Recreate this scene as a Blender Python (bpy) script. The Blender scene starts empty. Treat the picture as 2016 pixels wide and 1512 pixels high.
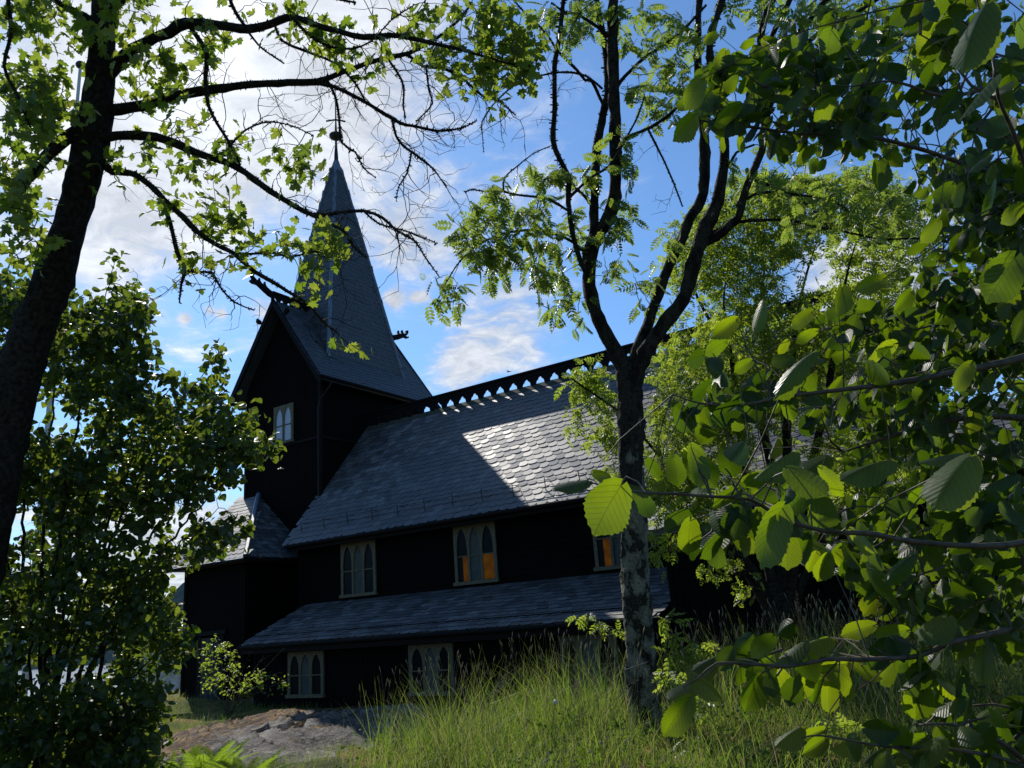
import bpy, math, random
import numpy as np
random.seed(7); rng = np.random.default_rng(11)
sc = bpy.context.scene
col = sc.collection
# ------------------------------------------------------------------ camera frame (photo solved for pose)
FPX = 1601.04; CX, CY = 1008.0, 756.0
R_ = np.array([0.8249656, 0.5606657, -0.0713149]); U_ = np.array([0.2138335, -0.1928253, 0.9576501]); F_ = np.array([-0.5231702, 0.8052778, 0.2789632])
EYE = 1.7
CAM = np.array([12.2113, -16.5735, EYE])
FH = np.array([F_[0], F_[1], 0.0]); FH /= np.linalg.norm(FH)
RH = np.array([FH[1], -FH[0], 0.0])
UP = np.array([0, 0, 1.0])
SUN = np.array([-0.656, 0.382, 0.652]); SUN /= np.linalg.norm(SUN)

def W(px, py, d):
    return CAM + d * (R_ * (px - CX) / FPX - U_ * (py - CY) / FPX + F_)
def nrm(v):
    v = np.asarray(v, float); return v / np.maximum(np.linalg.norm(v, axis=-1, keepdims=True), 1e-9)
def topx(p):
    q = p - CAM; z = q @ F_
    return np.stack([CX + FPX * (q @ R_) / z, CY - FPX * (q @ U_) / z, z], -1)

# ------------------------------------------------------------------ terrain height
def S(x, a, b):
    t = np.clip((x - a) / (b - a), 0, 1); return t * t * (3 - 2 * t)
def hterr(x, y):
    x = np.asarray(x, float); y = np.asarray(y, float)
    dx = x - CAM[0]; dy = y - CAM[1]
    xr = dx * RH[0] + dy * RH[1]; yf = dx * FH[0] + dy * FH[1]
    h = 0.36 * S(yf, 4.5, 8.5) * (1 - S(yf, 11.5, 15.5)) * S(xr, -2.8, 0.2)
    h = h + 0.22 * S(yf, 6, 10) * (1 - S(yf, 11.5, 14.5)) * S(xr, 1.0, 3.2)
    h = h + 0.05 * np.sin(x * 1.3 + 1) * np.sin(y * 1.7) + 0.03 * np.sin(x * 3.1) * np.sin(y * 2.7 + 2)
    h = h + .36*np.exp(-(((x + 9.2)/2.6)**2 + ((y + 2.6)/2.2)**2))
    r = np.hypot(dx, dy)
    drop = np.clip(r - 40, 0, None) * 0.32
    h = h - np.minimum(drop, 40) - 1.2 * S(-xr - 0.35 * yf, 1, 9) * S(yf, 12, 26)
    return h
def ground_pt(px, py):
    d0, d1 = 2.0, 60.0
    for d in np.linspace(d0, d1, 600):
        p = W(px, py, d)
        if p[2] <= hterr(p[0], p[1]): return p, d
    return p, d

# ------------------------------------------------------------------ object helpers
def tag(o, label=None, cat=None, group=None, kind=None):
    if label: o['label'] = label
    if cat: o['category'] = cat
    if group: o['group'] = group
    if kind: o['kind'] = kind
    return o
def empty(name, loc, label, cat, group=None):
    o = bpy.data.objects.new(name, None); col.objects.link(o); o.location = [float(v) for v in loc]
    return tag(o, label, cat, group)
def mesh_obj(name, V, faces, mat, parent=None, uv=None, smooth=False):
    """faces: list of (K,n) int arrays"""
    V = np.asarray(V, np.float64)
    if parent is not None: V = V - np.array(parent.matrix_world.translation if False else POS[parent.name])
    if isinstance(faces, np.ndarray): faces = [faces]
    faces = [np.asarray(f, np.int32) for f in faces if len(f)]
    me = bpy.data.meshes.new(name)
    nl = sum(f.size for f in faces); npoly = sum(len(f) for f in faces)
    me.vertices.add(len(V)); me.vertices.foreach_set('co', V.astype(np.float32).ravel())
    me.loops.add(nl); me.polygons.add(npoly)
    me.loops.foreach_set('vertex_index', np.concatenate([f.ravel() for f in faces]).astype(np.int32))
    tot = np.concatenate([np.full(len(f), f.shape[1], np.int32) for f in faces])
    st = np.concatenate([[0], np.cumsum(tot)[:-1]]).astype(np.int32)
    me.polygons.foreach_set('loop_start', st)
    try: me.polygons.foreach_set('loop_total', tot)
    except Exception: pass
    me.polygons.foreach_set('use_smooth', np.full(npoly, smooth, bool))
    if uv is not None:
        l = me.uv_layers.new(name='UVMap')
        idx = np.concatenate([f.ravel() for f in faces])
        l.data.foreach_set('uv', np.asarray(uv, np.float32)[idx].ravel())
    me.update(calc_edges=True); me.validate()
    me.materials.append(mat)
    o = bpy.data.objects.new(name, me); col.objects.link(o)
    if parent is not None: o.parent = parent
    POS[o.name] = POS[parent.name] if parent is not None else np.zeros(3)
    return o
POS = {}
def root(name, loc, label, cat, group=None):
    o = empty(name, loc, label, cat, group); POS[o.name] = np.array(loc, float); return o

class MB:
    def __init__(s): s.v = []; s.q = []; s.t = []; s.n = []
    def add(s, pts, quads=(), tris=(), ngons=()):
        b = len(s.v); s.v += [tuple(p) for p in pts]
        s.q += [[i + b for i in f] for f in quads]; s.t += [[i + b for i in f] for f in tris]; s.n += [[i + b for i in f] for f in ngons]
    def quad(s, a, b, c, d): s.add([a, b, c, d], [(0, 1, 2, 3)])
    def box(s, x0, x1, y0, y1, z0, z1):
        s.add([(x0,y0,z0),(x1,y0,z0),(x1,y1,z0),(x0,y1,z0),(x0,y0,z1),(x1,y0,z1),(x1,y1,z1),(x0,y1,z1)],
              [(0,3,2,1),(4,5,6,7),(0,1,5,4),(1,2,6,5),(2,3,7,6),(3,0,4,7)])
    def prism(s, poly, d):
        """closed planar polygon (3D pts) extruded by vector d"""
        n = len(poly); poly = [np.array(p, float) for p in poly]; d = np.array(d, float)
        b = len(s.v); s.v += [tuple(p) for p in poly] + [tuple(p + d) for p in poly]
        s.n.append([b + i for i in range(n)][::-1]); s.n.append([b + n + i for i in range(n)])
        for i in range(n):
            j = (i + 1) % n; s.q.append([b + i, b + j, b + n + j, b + n + i])
    def beam(s, p, q, w, h, up=(0, 0, 1)):
        p = np.array(p, float); q = np.array(q, float); d = nrm(q - p); u = np.array(up, float)
        x = nrm(np.cross(d, u)); u = np.cross(x, d)
        s.prism([p - x*w/2 - u*h/2, p + x*w/2 - u*h/2, p + x*w/2 + u*h/2, p - x*w/2 + u*h/2], q - p)
    def tube(s, pts, rad, sides=8):
        V, Q = tube(np.array(pts, float), np.array(rad, float) if np.ndim(rad) else np.full(len(pts), rad), sides)
        b = len(s.v); s.v += [tuple(p) for p in V]; s.q += (Q + b).tolist()
    def build(s, name, mat, parent=None, dz=0.0, smooth=False):
        V = np.array(s.v, float); V[:, 2] += dz
        fs = []
        if s.q: fs.append(np.array(s.q))
        if s.t: fs.append(np.array(s.t))
        by = {}
        for f in s.n: by.setdefault(len(f), []).append(f)
        fs += [np.array(v) for v in by.values()]
        return mesh_obj(name, V, fs, mat, parent, smooth=smooth)

def tube(P, r, sides=8, rough=0.0, cap=True):
    n = len(P); T = np.gradient(P, axis=0); T = nrm(T)
    x = np.cross(T[0], UP); 
    if np.linalg.norm(x) < .1: x = np.cross(T[0], [1.0, 0, 0])
    x = nrm(x); V = np.zeros((n, sides, 3)); an = np.linspace(0, 2*np.pi, sides, endpoint=False)
    for i in range(n):
        x = nrm(x - T[i] * (x @ T[i])); y = np.cross(T[i], x)
        rr = np.full(sides, r[i])
        if rough: rr = rr * (1 + rough * rng.normal(size=sides))
        V[i] = P[i] + (np.cos(an) * rr)[:, None] * x + (np.sin(an) * rr)[:, None] * y
    i = np.arange(n - 1)[:, None] * sides; j = np.arange(sides)[None]; k = (j + 1) % sides
    Q = np.stack([i + j, i + k, i + sides + k, i + sides + j], -1).reshape(-1, 4)
    return V.reshape(-1, 3), Q
def catmull(P, step):
    P = np.asarray(P, float)
    if len(P) < 3:
        L = np.linalg.norm(P[-1][:3] - P[0][:3]); n = max(2, int(L / step)); t = np.linspace(0, 1, n + 1)[:, None]
        return P[0] * (1 - t) + P[-1] * t
    Q = np.vstack([2*P[0] - P[1], P, 2*P[-1] - P[-2]]); out = []
    for i in range(1, len(Q) - 2):
        p0, p1, p2, p3 = Q[i-1:i+3]; L = np.linalg.norm((p2 - p1)[:3]); n = max(2, int(L / step))
        t = np.linspace(0, 1, n, endpoint=False)[:, None]
        out.append(.5 * ((2*p1) + (-p0 + p2)*t + (2*p0 - 5*p1 + 4*p2 - p3)*t*t + (-p0 + 3*p1 - 3*p2 + p3)*t**3))
    out.append(P[-1:]); return np.vstack(out)
def merge(meshes):
    V = []; Q = []; b = 0
    for v, q in meshes:
        V.append(v); Q.append(q + b); b += len(v)
    return np.vstack(V), np.vstack(Q)
def path_px(pts, depth, step=.12, d1=None):
    """pts: (px,py,width_px[,depth]) -> smoothed (P, r)"""
    n = len(pts); A = []
    for i, p in enumerate(pts):
        d = p[3] if len(p) > 3 else (depth if d1 is None else depth + (d1 - depth) * i / (n - 1))
        A.append(list(W(p[0], p[1], d)) + [p[2] * .5 * d / FPX])
    C = catmull(np.array(A), step)
    return C[:, :3], np.maximum(C[:, 3], .0015)

# ------------------------------------------------------------------ materials
def new_mat(name):
    m = bpy.data.materials.new(name); m.use_nodes = True
    nt = m.node_tree; b = nt.nodes['Principled BSDF']; return m, nt, b
def N(nt, t, **k):
    n = nt.nodes.new(t)
    for a, v in k.items():
        if a.startswith('_'): n.inputs[int(a[1:]) if a[1:].isdigit() else a[1:]].default_value = v
        else: setattr(n, a, v)
    return n
def ramp(nt, stops, interp='LINEAR'):
    r = nt.nodes.new('ShaderNodeValToRGB'); e = r.color_ramp.elements; r.color_ramp.interpolation = interp
    while len(e) < len(stops): e.new(.5)
    for i, (p, c) in enumerate(stops): e[i].position = p; e[i].color = (*c, 1)
    return r
def simple(name, c, rough=.6, spec=.3, noise=None, bump=0, scale=20, metal=0):
    m, nt, b = new_mat(name); b.inputs['Roughness'].default_value = rough; b.inputs['Specular IOR Level'].default_value = spec
    b.inputs['Metallic'].default_value = metal
    tc = N(nt, 'ShaderNodeTexCoord')
    nz = N(nt, 'ShaderNodeTexNoise'); nz.inputs['Scale'].default_value = scale; nz.inputs['Detail'].default_value = 8
    nt.links.new(tc.outputs['Object'], nz.inputs['Vector'])
    c2 = noise or tuple(v * .6 for v in c)
    r = ramp(nt, [(.35, c2), (.65, c)]); nt.links.new(nz.outputs['Fac'], r.inputs[0]); nt.links.new(r.outputs[0], b.inputs['Base Color'])
    if bump:
        bp = N(nt, 'ShaderNodeBump'); bp.inputs['Strength'].default_value = bump; bp.inputs['Distance'].default_value = .02
        nt.links.new(nz.outputs['Fac'], bp.inputs['Height']); nt.links.new(bp.outputs[0], b.inputs['Normal'])
    return m
def leaf_mat(name, top, topb, trans, transb, mixf=.45, rough=.42, vein=0, spec=.4):
    m, nt, b = new_mat(name)
    g = N(nt, 'ShaderNodeNewGeometry')
    r = ramp(nt, [(0, top), (1, topb)]); nt.links.new(g.outputs['Random Per Island'], r.inputs[0])
    r2 = ramp(nt, [(0, trans), (1, transb)]); nt.links.new(g.outputs['Random Per Island'], r2.inputs[0])
    b.inputs['Roughness'].default_value = rough; b.inputs['Specular IOR Level'].default_value = spec
    tr = N(nt, 'ShaderNodeBsdfTranslucent'); mx = N(nt, 'ShaderNodeMixShader'); mx.inputs[0].default_value = mixf
    ct, cr = r.outputs[0], r2.outputs[0]
    if vein:
        uv = N(nt, 'ShaderNodeUVMap'); sp = N(nt, 'ShaderNodeSeparateXYZ'); nt.links.new(uv.outputs[0], sp.inputs[0])
        ab = N(nt, 'ShaderNodeMath', operation='SUBTRACT'); nt.links.new(sp.outputs[0], ab.inputs[0]); ab.inputs[1].default_value = .5
        a2 = N(nt, 'ShaderNodeMath', operation='ABSOLUTE'); nt.links.new(ab.outputs[0], a2.inputs[0])
        mu = N(nt, 'ShaderNodeMath', operation='MULTIPLY_ADD'); nt.links.new(a2.outputs[0], mu.inputs[0]); mu.inputs[1].default_value = -.62; nt.links.new(sp.outputs[1], mu.inputs[2])
        fr = N(nt, 'ShaderNodeMath', operation='MULTIPLY'); nt.links.new(mu.outputs[0], fr.inputs[0]); fr.inputs[1].default_value = 9.0
        f2 = N(nt, 'ShaderNodeMath', operation='FRACT'); nt.links.new(fr.outputs[0], f2.inputs[0])
        f3 = N(nt, 'ShaderNodeMath', operation='PINGPONG'); nt.links.new(f2.outputs[0], f3.inputs[0]); f3.inputs[1].default_value = .5
        mn = N(nt, 'ShaderNodeMath', operation='MULTIPLY'); nt.links.new(a2.outputs[0], mn.inputs[0]); mn.inputs[1].default_value = 4.5
        mi = N(nt, 'ShaderNodeMath', operation='MINIMUM'); nt.links.new(f3.outputs[0], mi.inputs[0]); nt.links.new(mn.outputs[0], mi.inputs[1])
        vr = N(nt, 'ShaderNodeMapRange'); vr.inputs[1].default_value = 0; vr.inputs[2].default_value = .11; vr.inputs[3].default_value = .62; vr.inputs[4].default_value = 1
        nt.links.new(mi.outputs[0], vr.inputs[0])
        nz = N(nt, 'ShaderNodeTexNoise'); nz.inputs['Scale'].default_value = 9; nz.inputs['Detail'].default_value = 4
        tc = N(nt, 'ShaderNodeTexCoord'); nt.links.new(tc.outputs['Object'], nz.inputs['Vector'])
        nm = N(nt, 'ShaderNodeMapRange'); nm.inputs[1].default_value = .3; nm.inputs[2].default_value = .7; nm.inputs[3].default_value = .78; nm.inputs[4].default_value = 1.12; nt.links.new(nz.outputs['Fac'], nm.inputs[0])
        pr = N(nt, 'ShaderNodeMath', operation='MULTIPLY'); nt.links.new(vr.outputs[0], pr.inputs[0]); nt.links.new(nm.outputs[0], pr.inputs[1])
        m1 = N(nt, 'ShaderNodeVectorMath', operation='SCALE'); nt.links.new(cr, m1.inputs[0]); nt.links.new(pr.outputs[0], m1.inputs[3]); cr = m1.outputs[0]
        m2 = N(nt, 'ShaderNodeVectorMath', operation='SCALE'); nt.links.new(ct, m2.inputs[0]); nt.links.new(nm.outputs[0], m2.inputs[3]); ct = m2.outputs[0]
        bp = N(nt, 'ShaderNodeBump'); bp.inputs['Strength'].default_value = .35; bp.inputs['Distance'].default_value = .004
        nt.links.new(mi.outputs[0], bp.inputs['Height']); nt.links.new(bp.outputs[0], b.inputs['Normal'])
    nt.links.new(ct, b.inputs['Base Color']); nt.links.new(cr, tr.inputs['Color'])
    nt.links.new(b.outputs[0], mx.inputs[1]); nt.links.new(tr.outputs[0], mx.inputs[2])
    nt.links.new(mx.outputs[0], nt.nodes['Material Output'].inputs['Surface'])
    return m
def slate_mat(name, dark, lite, rough=.5):
    m, nt, b = new_mat(name); g = N(nt, 'ShaderNodeNewGeometry'); tc = N(nt, 'ShaderNodeTexCoord')
    r = ramp(nt, [(0, dark), (.55, tuple((a + c) / 2 for a, c in zip(dark, lite))), (.93, lite), (1, tuple(v * 1.35 for v in lite))])
    nt.links.new(g.outputs['Random Per Island'], r.inputs[0])
    nz = N(nt, 'ShaderNodeTexNoise'); nz.inputs['Scale'].default_value = 9; nz.inputs['Detail'].default_value = 5; nt.links.new(tc.outputs['Object'], nz.inputs['Vector'])
    mr = N(nt, 'ShaderNodeMapRange'); mr.inputs[1].default_value = .3; mr.inputs[2].default_value = .75; mr.inputs[3].default_value = .65; mr.inputs[4].default_value = 1.35; nt.links.new(nz.outputs['Fac'], mr.inputs[0])
    sc_ = N(nt, 'ShaderNodeVectorMath', operation='SCALE'); nt.links.new(r.outputs[0], sc_.inputs[0]); nt.links.new(mr.outputs[0], sc_.inputs[3])
    # lichen and moss specks
    n2 = N(nt, 'ShaderNodeTexNoise'); n2.inputs['Scale'].default_value = 2.2; n2.inputs['Detail'].default_value = 6; n2.inputs['Roughness'].default_value = .7; nt.links.new(tc.outputs['Object'], n2.inputs['Vector'])
    m2 = N(nt, 'ShaderNodeMapRange'); m2.inputs[1].default_value = .58; m2.inputs[2].default_value = .7; m2.inputs[4].default_value = .6; nt.links.new(n2.outputs['Fac'], m2.inputs[0])
    mx = N(nt, 'ShaderNodeMix', data_type='RGBA'); nt.links.new(m2.outputs[0], mx.inputs[0]); nt.links.new(sc_.outputs[0], mx.inputs[6]); mx.inputs[7].default_value = (.055, .075, .05, 1)
    uvn = N(nt, 'ShaderNodeUVMap'); su = N(nt, 'ShaderNodeSeparateXYZ'); nt.links.new(uvn.outputs[0], su.inputs[0]); rim_shade = N(nt, 'ShaderNodeMapRange'); rim_shade.inputs[1].default_value = 0; rim_shade.inputs[2].default_value = .25; rim_shade.inputs[3].default_value = 1; rim_shade.inputs[4].default_value = .12; nt.links.new(su.outputs[0], rim_shade.inputs[0])  # edge faces coloured darker to paint the shadow line under each slate
    rs_ = N(nt, 'ShaderNodeVectorMath', operation='SCALE'); nt.links.new(mx.outputs[2], rs_.inputs[0]); nt.links.new(rim_shade.outputs[0], rs_.inputs[3]); nt.links.new(rs_.outputs[0], b.inputs['Base Color'])
    sl = N(nt, 'ShaderNodeMath', operation='MULTIPLY'); nt.links.new(rim_shade.outputs[0], sl.inputs[0]); sl.inputs[1].default_value = .9; nt.links.new(sl.outputs[0], b.inputs['Specular IOR Level'])
    rr = N(nt, 'ShaderNodeMapRange'); rr.inputs[1].default_value = 0; rr.inputs[2].default_value = 1; rr.inputs[3].default_value = rough - .08; rr.inputs[4].default_value = rough + .12; nt.links.new(g.outputs['Random Per Island'], rr.inputs[0])
    nt.links.new(rr.outputs[0], b.inputs['Roughness']); bp = N(nt, 'ShaderNodeBump'); bp.inputs['Strength'].default_value = .12; bp.inputs['Distance'].default_value = .008; nt.links.new(nz.outputs['Fac'], bp.inputs['Height']); nt.links.new(bp.outputs[0], b.inputs['Normal'])
    return m
M = {}
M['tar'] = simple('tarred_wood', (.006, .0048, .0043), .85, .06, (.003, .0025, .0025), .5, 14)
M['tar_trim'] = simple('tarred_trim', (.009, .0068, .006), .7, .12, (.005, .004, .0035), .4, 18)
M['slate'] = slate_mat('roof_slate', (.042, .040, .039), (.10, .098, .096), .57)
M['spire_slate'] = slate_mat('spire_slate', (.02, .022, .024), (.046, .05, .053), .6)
M['zinc'] = simple('zinc_flashing', (.13, .17, .21), .45, .5, (.09, .12, .15), .1, 9)
M['iron'] = simple('black_iron', (.02, .02, .021), .5, .4)
M['frame'] = simple('window_paint', (.17, .15, .095), .65, .12, (.09, .08, .052), .2, 25)
M['curtain'] = simple('pale_curtain_pane', (.09, .10, .09), .7, .08, (.062, .072, .066), 0, 6)
M['door'] = simple('grey_door', (.05, .049, .047), .7, .2, None, .2, 12)
m, nt, b = new_mat('dark_glass'); b.inputs['Base Color'].default_value = (.006, .008, .01, 1); b.inputs['Roughness'].default_value = .2; b.inputs['Specular IOR Level'].default_value = .06; M['glass'] = m
m, nt, b = new_mat('lit_amber_glass'); b.inputs['Base Color'].default_value = (.05, .02, .004, 1); b.inputs['Roughness'].default_value = .5; b.inputs['Specular IOR Level'].default_value = .05
tc = N(nt, 'ShaderNodeTexCoord'); nz = N(nt, 'ShaderNodeTexNoise'); nz.inputs['Scale'].default_value = 5; nz.inputs['Detail'].default_value = 4; nt.links.new(tc.outputs['Object'], nz.inputs['Vector'])
r = ramp(nt, [(.3, (.30, .075, .004)), (.7, (.62, .24, .012))]); nt.links.new(nz.outputs['Fac'], r.inputs[0]); nt.links.new(r.outputs[0], b.inputs['Emission Color']); b.inputs['Emission Strength'].default_value = .105; M['amber'] = m
m, nt, b = new_mat('reflecting_glass'); b.inputs['Base Color'].default_value = (.3, .35, .4, 1); b.inputs['Roughness'].default_value = .25; b.inputs['Specular IOR Level'].default_value = 1.0; M['sky_glass'] = m
M['bark_maple'] = simple('maple_bark', (.034, .031, .026), .95, .08, (.011, .01, .008), 1.0, 22)
M['bark_twig'] = simple('twig_bark', (.035, .03, .026), .85, .15, (.02, .017, .014), 0, 30)
M['lichen'] = simple('branch_lichen', (.10, .105, .07), .95, .05, (.035, .035, .025), 0, 12)
M['hazel_stem'] = simple('hazel_bark', (.10, .075, .05), .6, .3, (.04, .03, .02), .2, 30)
# rowan bark: black bark with big pale lichen plates
m, nt, b = new_mat('rowan_bark'); tc = N(nt, 'ShaderNodeTexCoord')
mp = N(nt, 'ShaderNodeMapping'); mp.inputs['Scale'].default_value = (1, 1, .62); nt.links.new(tc.outputs['Object'], mp.inputs[0])
n1 = N(nt, 'ShaderNodeTexNoise'); n1.inputs['Scale'].default_value = 8.0; n1.inputs['Detail'].default_value = 9; n1.inputs['Roughness'].default_value = .62; nt.links.new(mp.outputs[0], n1.inputs['Vector'])
sx = N(nt, 'ShaderNodeSeparateXYZ'); nt.links.new(tc.outputs['Object'], sx.inputs[0])
hm = N(nt, 'ShaderNodeMapRange'); hm.inputs[1].default_value = 2.0; hm.inputs[2].default_value = 3.8; hm.inputs[3].default_value = .07; hm.inputs[4].default_value = -.12; nt.links.new(sx.outputs[2], hm.inputs[0])
am = N(nt, 'ShaderNodeMath', operation='ADD'); nt.links.new(n1.outputs['Fac'], am.inputs[0]); nt.links.new(hm.outputs[0], am.inputs[1])
r1 = ramp(nt, [(.30, (.014, .012, .01)), (.44, (.045, .042, .033)), (.51, (.022, .02, .016)), (.54, (.13, .127, .092)), (.66, (.25, .24, .175))]); nt.links.new(am.outputs[0], r1.inputs[0])
n2 = N(nt, 'ShaderNodeTexNoise'); n2.inputs['Scale'].default_value = 45; n2.inputs['Detail'].default_value = 6; nt.links.new(tc.outputs['Object'], n2.inputs['Vector'])
mr = N(nt, 'ShaderNodeMapRange'); mr.inputs[1].default_value = .3; mr.inputs[2].default_value = .7; mr.inputs[3].default_value = .6; mr.inputs[4].default_value = 1.2; nt.links.new(n2.outputs['Fac'], mr.inputs[0])
vs = N(nt, 'ShaderNodeVectorMath', operation='SCALE'); nt.links.new(r1.outputs[0], vs.inputs[0]); nt.links.new(mr.outputs[0], vs.inputs[3]); nt.links.new(vs.outputs[0], b.inputs['Base Color'])
ad = N(nt, 'ShaderNodeMath', operation='ADD'); nt.links.new(n1.outputs['Fac'], ad.inputs[0]); nt.links.new(n2.outputs['Fac'], ad.inputs[1])
bp = N(nt, 'ShaderNodeBump'); bp.inputs['Strength'].default_value = 1; bp.inputs['Distance'].default_value = .035; nt.links.new(ad.outputs[0], bp.inputs['Height']); nt.links.new(bp.outputs[0], b.inputs['Normal']); b.inputs['Roughness'].default_value = .9; b.inputs['Specular IOR Level'].default_value = .15
M['bark_rowan'] = m
M['maple_leaf'] = leaf_mat('maple_leaf', (.03, .055, .012), (.06, .09, .02), (.2, .33, .02), (.42, .5, .05), .48, .45)
M['bush_leaf'] = leaf_mat('bush_leaf', (.018, .038, .010), (.042, .07, .018), (.10, .20, .010), (.36, .44, .04), .36, .42)
M['rowan_leaf'] = leaf_mat('rowan_leaf', (.03, .062, .018), (.065, .105, .027), (.25, .4, .03), (.44, .54, .07), .47, .42)
M['shrub_leaf'] = leaf_mat('rowan_shrub_leaf', (.04, .075, .016), (.075, .115, .025), (.34, .5, .03), (.52, .62, .06), .48, .45)
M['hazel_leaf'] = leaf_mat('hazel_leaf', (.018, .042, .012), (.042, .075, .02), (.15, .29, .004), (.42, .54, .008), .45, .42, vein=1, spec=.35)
M['fern'] = leaf_mat('fern_frond', (.06, .13, .02), (.09, .16, .03), (.3, .48, .03), (.4, .55, .04), .45, .5)
M['pale_leaf'] = leaf_mat('birch_leaf', (.10, .13, .07), (.2, .22, .14), (.4, .48, .15), (.55, .58, .25), .45, .4)
M['dark_leaf'] = leaf_mat('thicket_leaf', (.025, .05, .014), (.05, .085, .02), (.14, .26, .02), (.22, .34, .03), .35, .65, spec=.1)
def grass_mat():
    m = leaf_mat('grass_blade', (.03, .062, .013), (.085, .11, .03), (.16, .32, .016), (.38, .47, .07), .42, .42, spec=.2)
    for n in m.node_tree.nodes:
        if n.type == 'VALTORGB':
            t = n.color_ramp.elements[1].color[:]; e = n.color_ramp.elements[1]; e.position = .82
            k = n.color_ramp.elements.new(.9); k.color = (.34, .28, .13, 1)
    return m
M['grass'] = grass_mat()
M['straw'] = leaf_mat('seed_stalk', (.2, .17, .09), (.3, .26, .15), (.3, .26, .1), (.4, .34, .16), .35, .6)
M['dock'] = simple('dock_seed', (.26, .12, .06), .8, .1, (.14, .055, .03), 0, 30)
M['moss_clod'] = simple('dry_moss', (.27, .17, .055), .95, .05, (.07, .035, .014), .6, 3.2)
M['shaded_leaf'] = leaf_mat('shaded_hazel_leaf', (.016, .038, .011), (.034, .062, .017), (.09, .19, .004), (.24, .36, .008), .4, .42, vein=1, spec=.3)  # darker copy of the hazel leaf, inner-crown shade put into its colour
M['white'] = simple('white_paint', (.62, .61, .57), .6, .2, (.5, .48, .43), 0, 3)
M['plum'] = simple('bird_plumage', (.04, .045, .055), .7, .2)
M['house'] = simple('house_board', (.5, .48, .45), .7, .2, None, 0, 2)
M['house_roof'] = simple('pale_sheet_roof', (.55, .57, .6), .4, .5, None, 0, 2)
M['hill'] = simple('forest_hill', (.022, .042, .05), 1.0, .0, (.014, .026, .034), 0, .012)
# water
m, nt, b = new_mat('fjord_water'); b.inputs['Base Color'].default_value = (.02, .035, .05, 1); b.inputs['Roughness'].default_value = .18
tc = N(nt, 'ShaderNodeTexCoord'); nz = N(nt, 'ShaderNodeTexNoise'); nz.inputs['Scale'].default_value = .25; nz.inputs['Detail'].default_value = 6; nt.links.new(tc.outputs['Object'], nz.inputs['Vector'])
bp = N(nt, 'ShaderNodeBump'); bp.inputs['Strength'].default_value = .5; bp.inputs['Distance'].default_value = .3; nt.links.new(nz.outputs['Fac'], bp.inputs['Height']); nt.links.new(bp.outputs[0], b.inputs['Normal']); M['water'] = m
# ground
m, nt, b = new_mat('meadow_ground'); tc = N(nt, 'ShaderNodeTexCoord'); b.inputs['Roughness'].default_value = .95; b.inputs['Specular IOR Level'].default_value = .1
n1 = N(nt, 'ShaderNodeTexNoise'); n1.inputs['Scale'].default_value = .9; n1.inputs['Detail'].default_value = 10; n1.inputs['Roughness'].default_value = .65; nt.links.new(tc.outputs['Object'], n1.inputs['Vector'])
r1 = ramp(nt, [(.32, (.035, .05, .012)), (.47, (.09, .10, .025)), (.56, (.2, .13, .045)), (.7, (.32, .23, .08))]); nt.links.new(n1.outputs['Fac'], r1.inputs[0])
n2 = N(nt, 'ShaderNodeTexNoise'); n2.inputs['Scale'].default_value = 24; n2.inputs['Detail'].default_value = 8; nt.links.new(tc.outputs['Object'], n2.inputs['Vector'])
mr = N(nt, 'ShaderNodeMapRange'); mr.inputs[1].default_value = .3; mr.inputs[2].default_value = .7; mr.inputs[3].default_value = .4; mr.inputs[4].default_value = 1.3; nt.links.new(n2.outputs['Fac'], mr.inputs[0])
vs = N(nt, 'ShaderNodeVectorMath', operation='SCALE'); nt.links.new(r1.outputs[0], vs.inputs[0]); nt.links.new(mr.outputs[0], vs.inputs[3]); nt.links.new(vs.outputs[0], b.inputs['Base Color'])
bp = N(nt, 'ShaderNodeBump'); bp.inputs['Strength'].default_value = 1; bp.inputs['Distance'].default_value = .05; nt.links.new(n2.outputs['Fac'], bp.inputs['Height']); nt.links.new(bp.outputs[0], b.inputs['Normal']); M['ground'] = m
# rock: grey gneiss with brown and golden moss
m, nt, b = new_mat('gneiss_rock'); tc = N(nt, 'ShaderNodeTexCoord'); b.inputs['Roughness'].default_value = .85; b.inputs['Specular IOR Level'].default_value = .25
mp = N(nt, 'ShaderNodeMapping'); mp.inputs['Scale'].default_value = (1, 1, 4); nt.links.new(tc.outputs['Object'], mp.inputs[0])
n1 = N(nt, 'ShaderNodeTexNoise'); n1.inputs['Scale'].default_value = 2.4; n1.inputs['Detail'].default_value = 12; n1.inputs['Roughness'].default_value = .7; nt.links.new(mp.outputs[0], n1.inputs['Vector'])
r1 = ramp(nt, [(.34, (.03, .023, .016)), (.42, (.13, .11, .088)), (.55, (.22, .195, .165)), (.66, (.38, .35, .30))]); nt.links.new(n1.outputs['Fac'], r1.inputs[0])
n2 = N(nt, 'ShaderNodeTexNoise'); n2.inputs['Scale'].default_value = 1.3; n2.inputs['Detail'].default_value = 12; n2.inputs['Roughness'].default_value = .66; nt.links.new(tc.outputs['Object'], n2.inputs['Vector'])
r2 = ramp(nt, [(.48, (0, 0, 0)), (.53, (1, 1, 1))]); geo = N(nt, 'ShaderNodeVectorMath', operation='DOT_PRODUCT'); nt.links.new(tc.outputs['Object'], geo.inputs[0]); geo.inputs[1].default_value = tuple(-RH*.11 + FH*.03)
rk = N(nt, 'ShaderNodeMath', operation='MULTIPLY_ADD'); rk.name = 'moss_side'; nt.links.new(geo.outputs['Value'], rk.inputs[0]); rk.inputs[1].default_value = 1.0; rk.inputs[2].default_value = 0.0
rs = N(nt, 'ShaderNodeMath', operation='ADD'); nt.links.new(n2.outputs['Fac'], rs.inputs[0]); nt.links.new(rk.outputs[0], rs.inputs[1]); nt.links.new(rs.outputs[0], r2.inputs[0])
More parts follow.
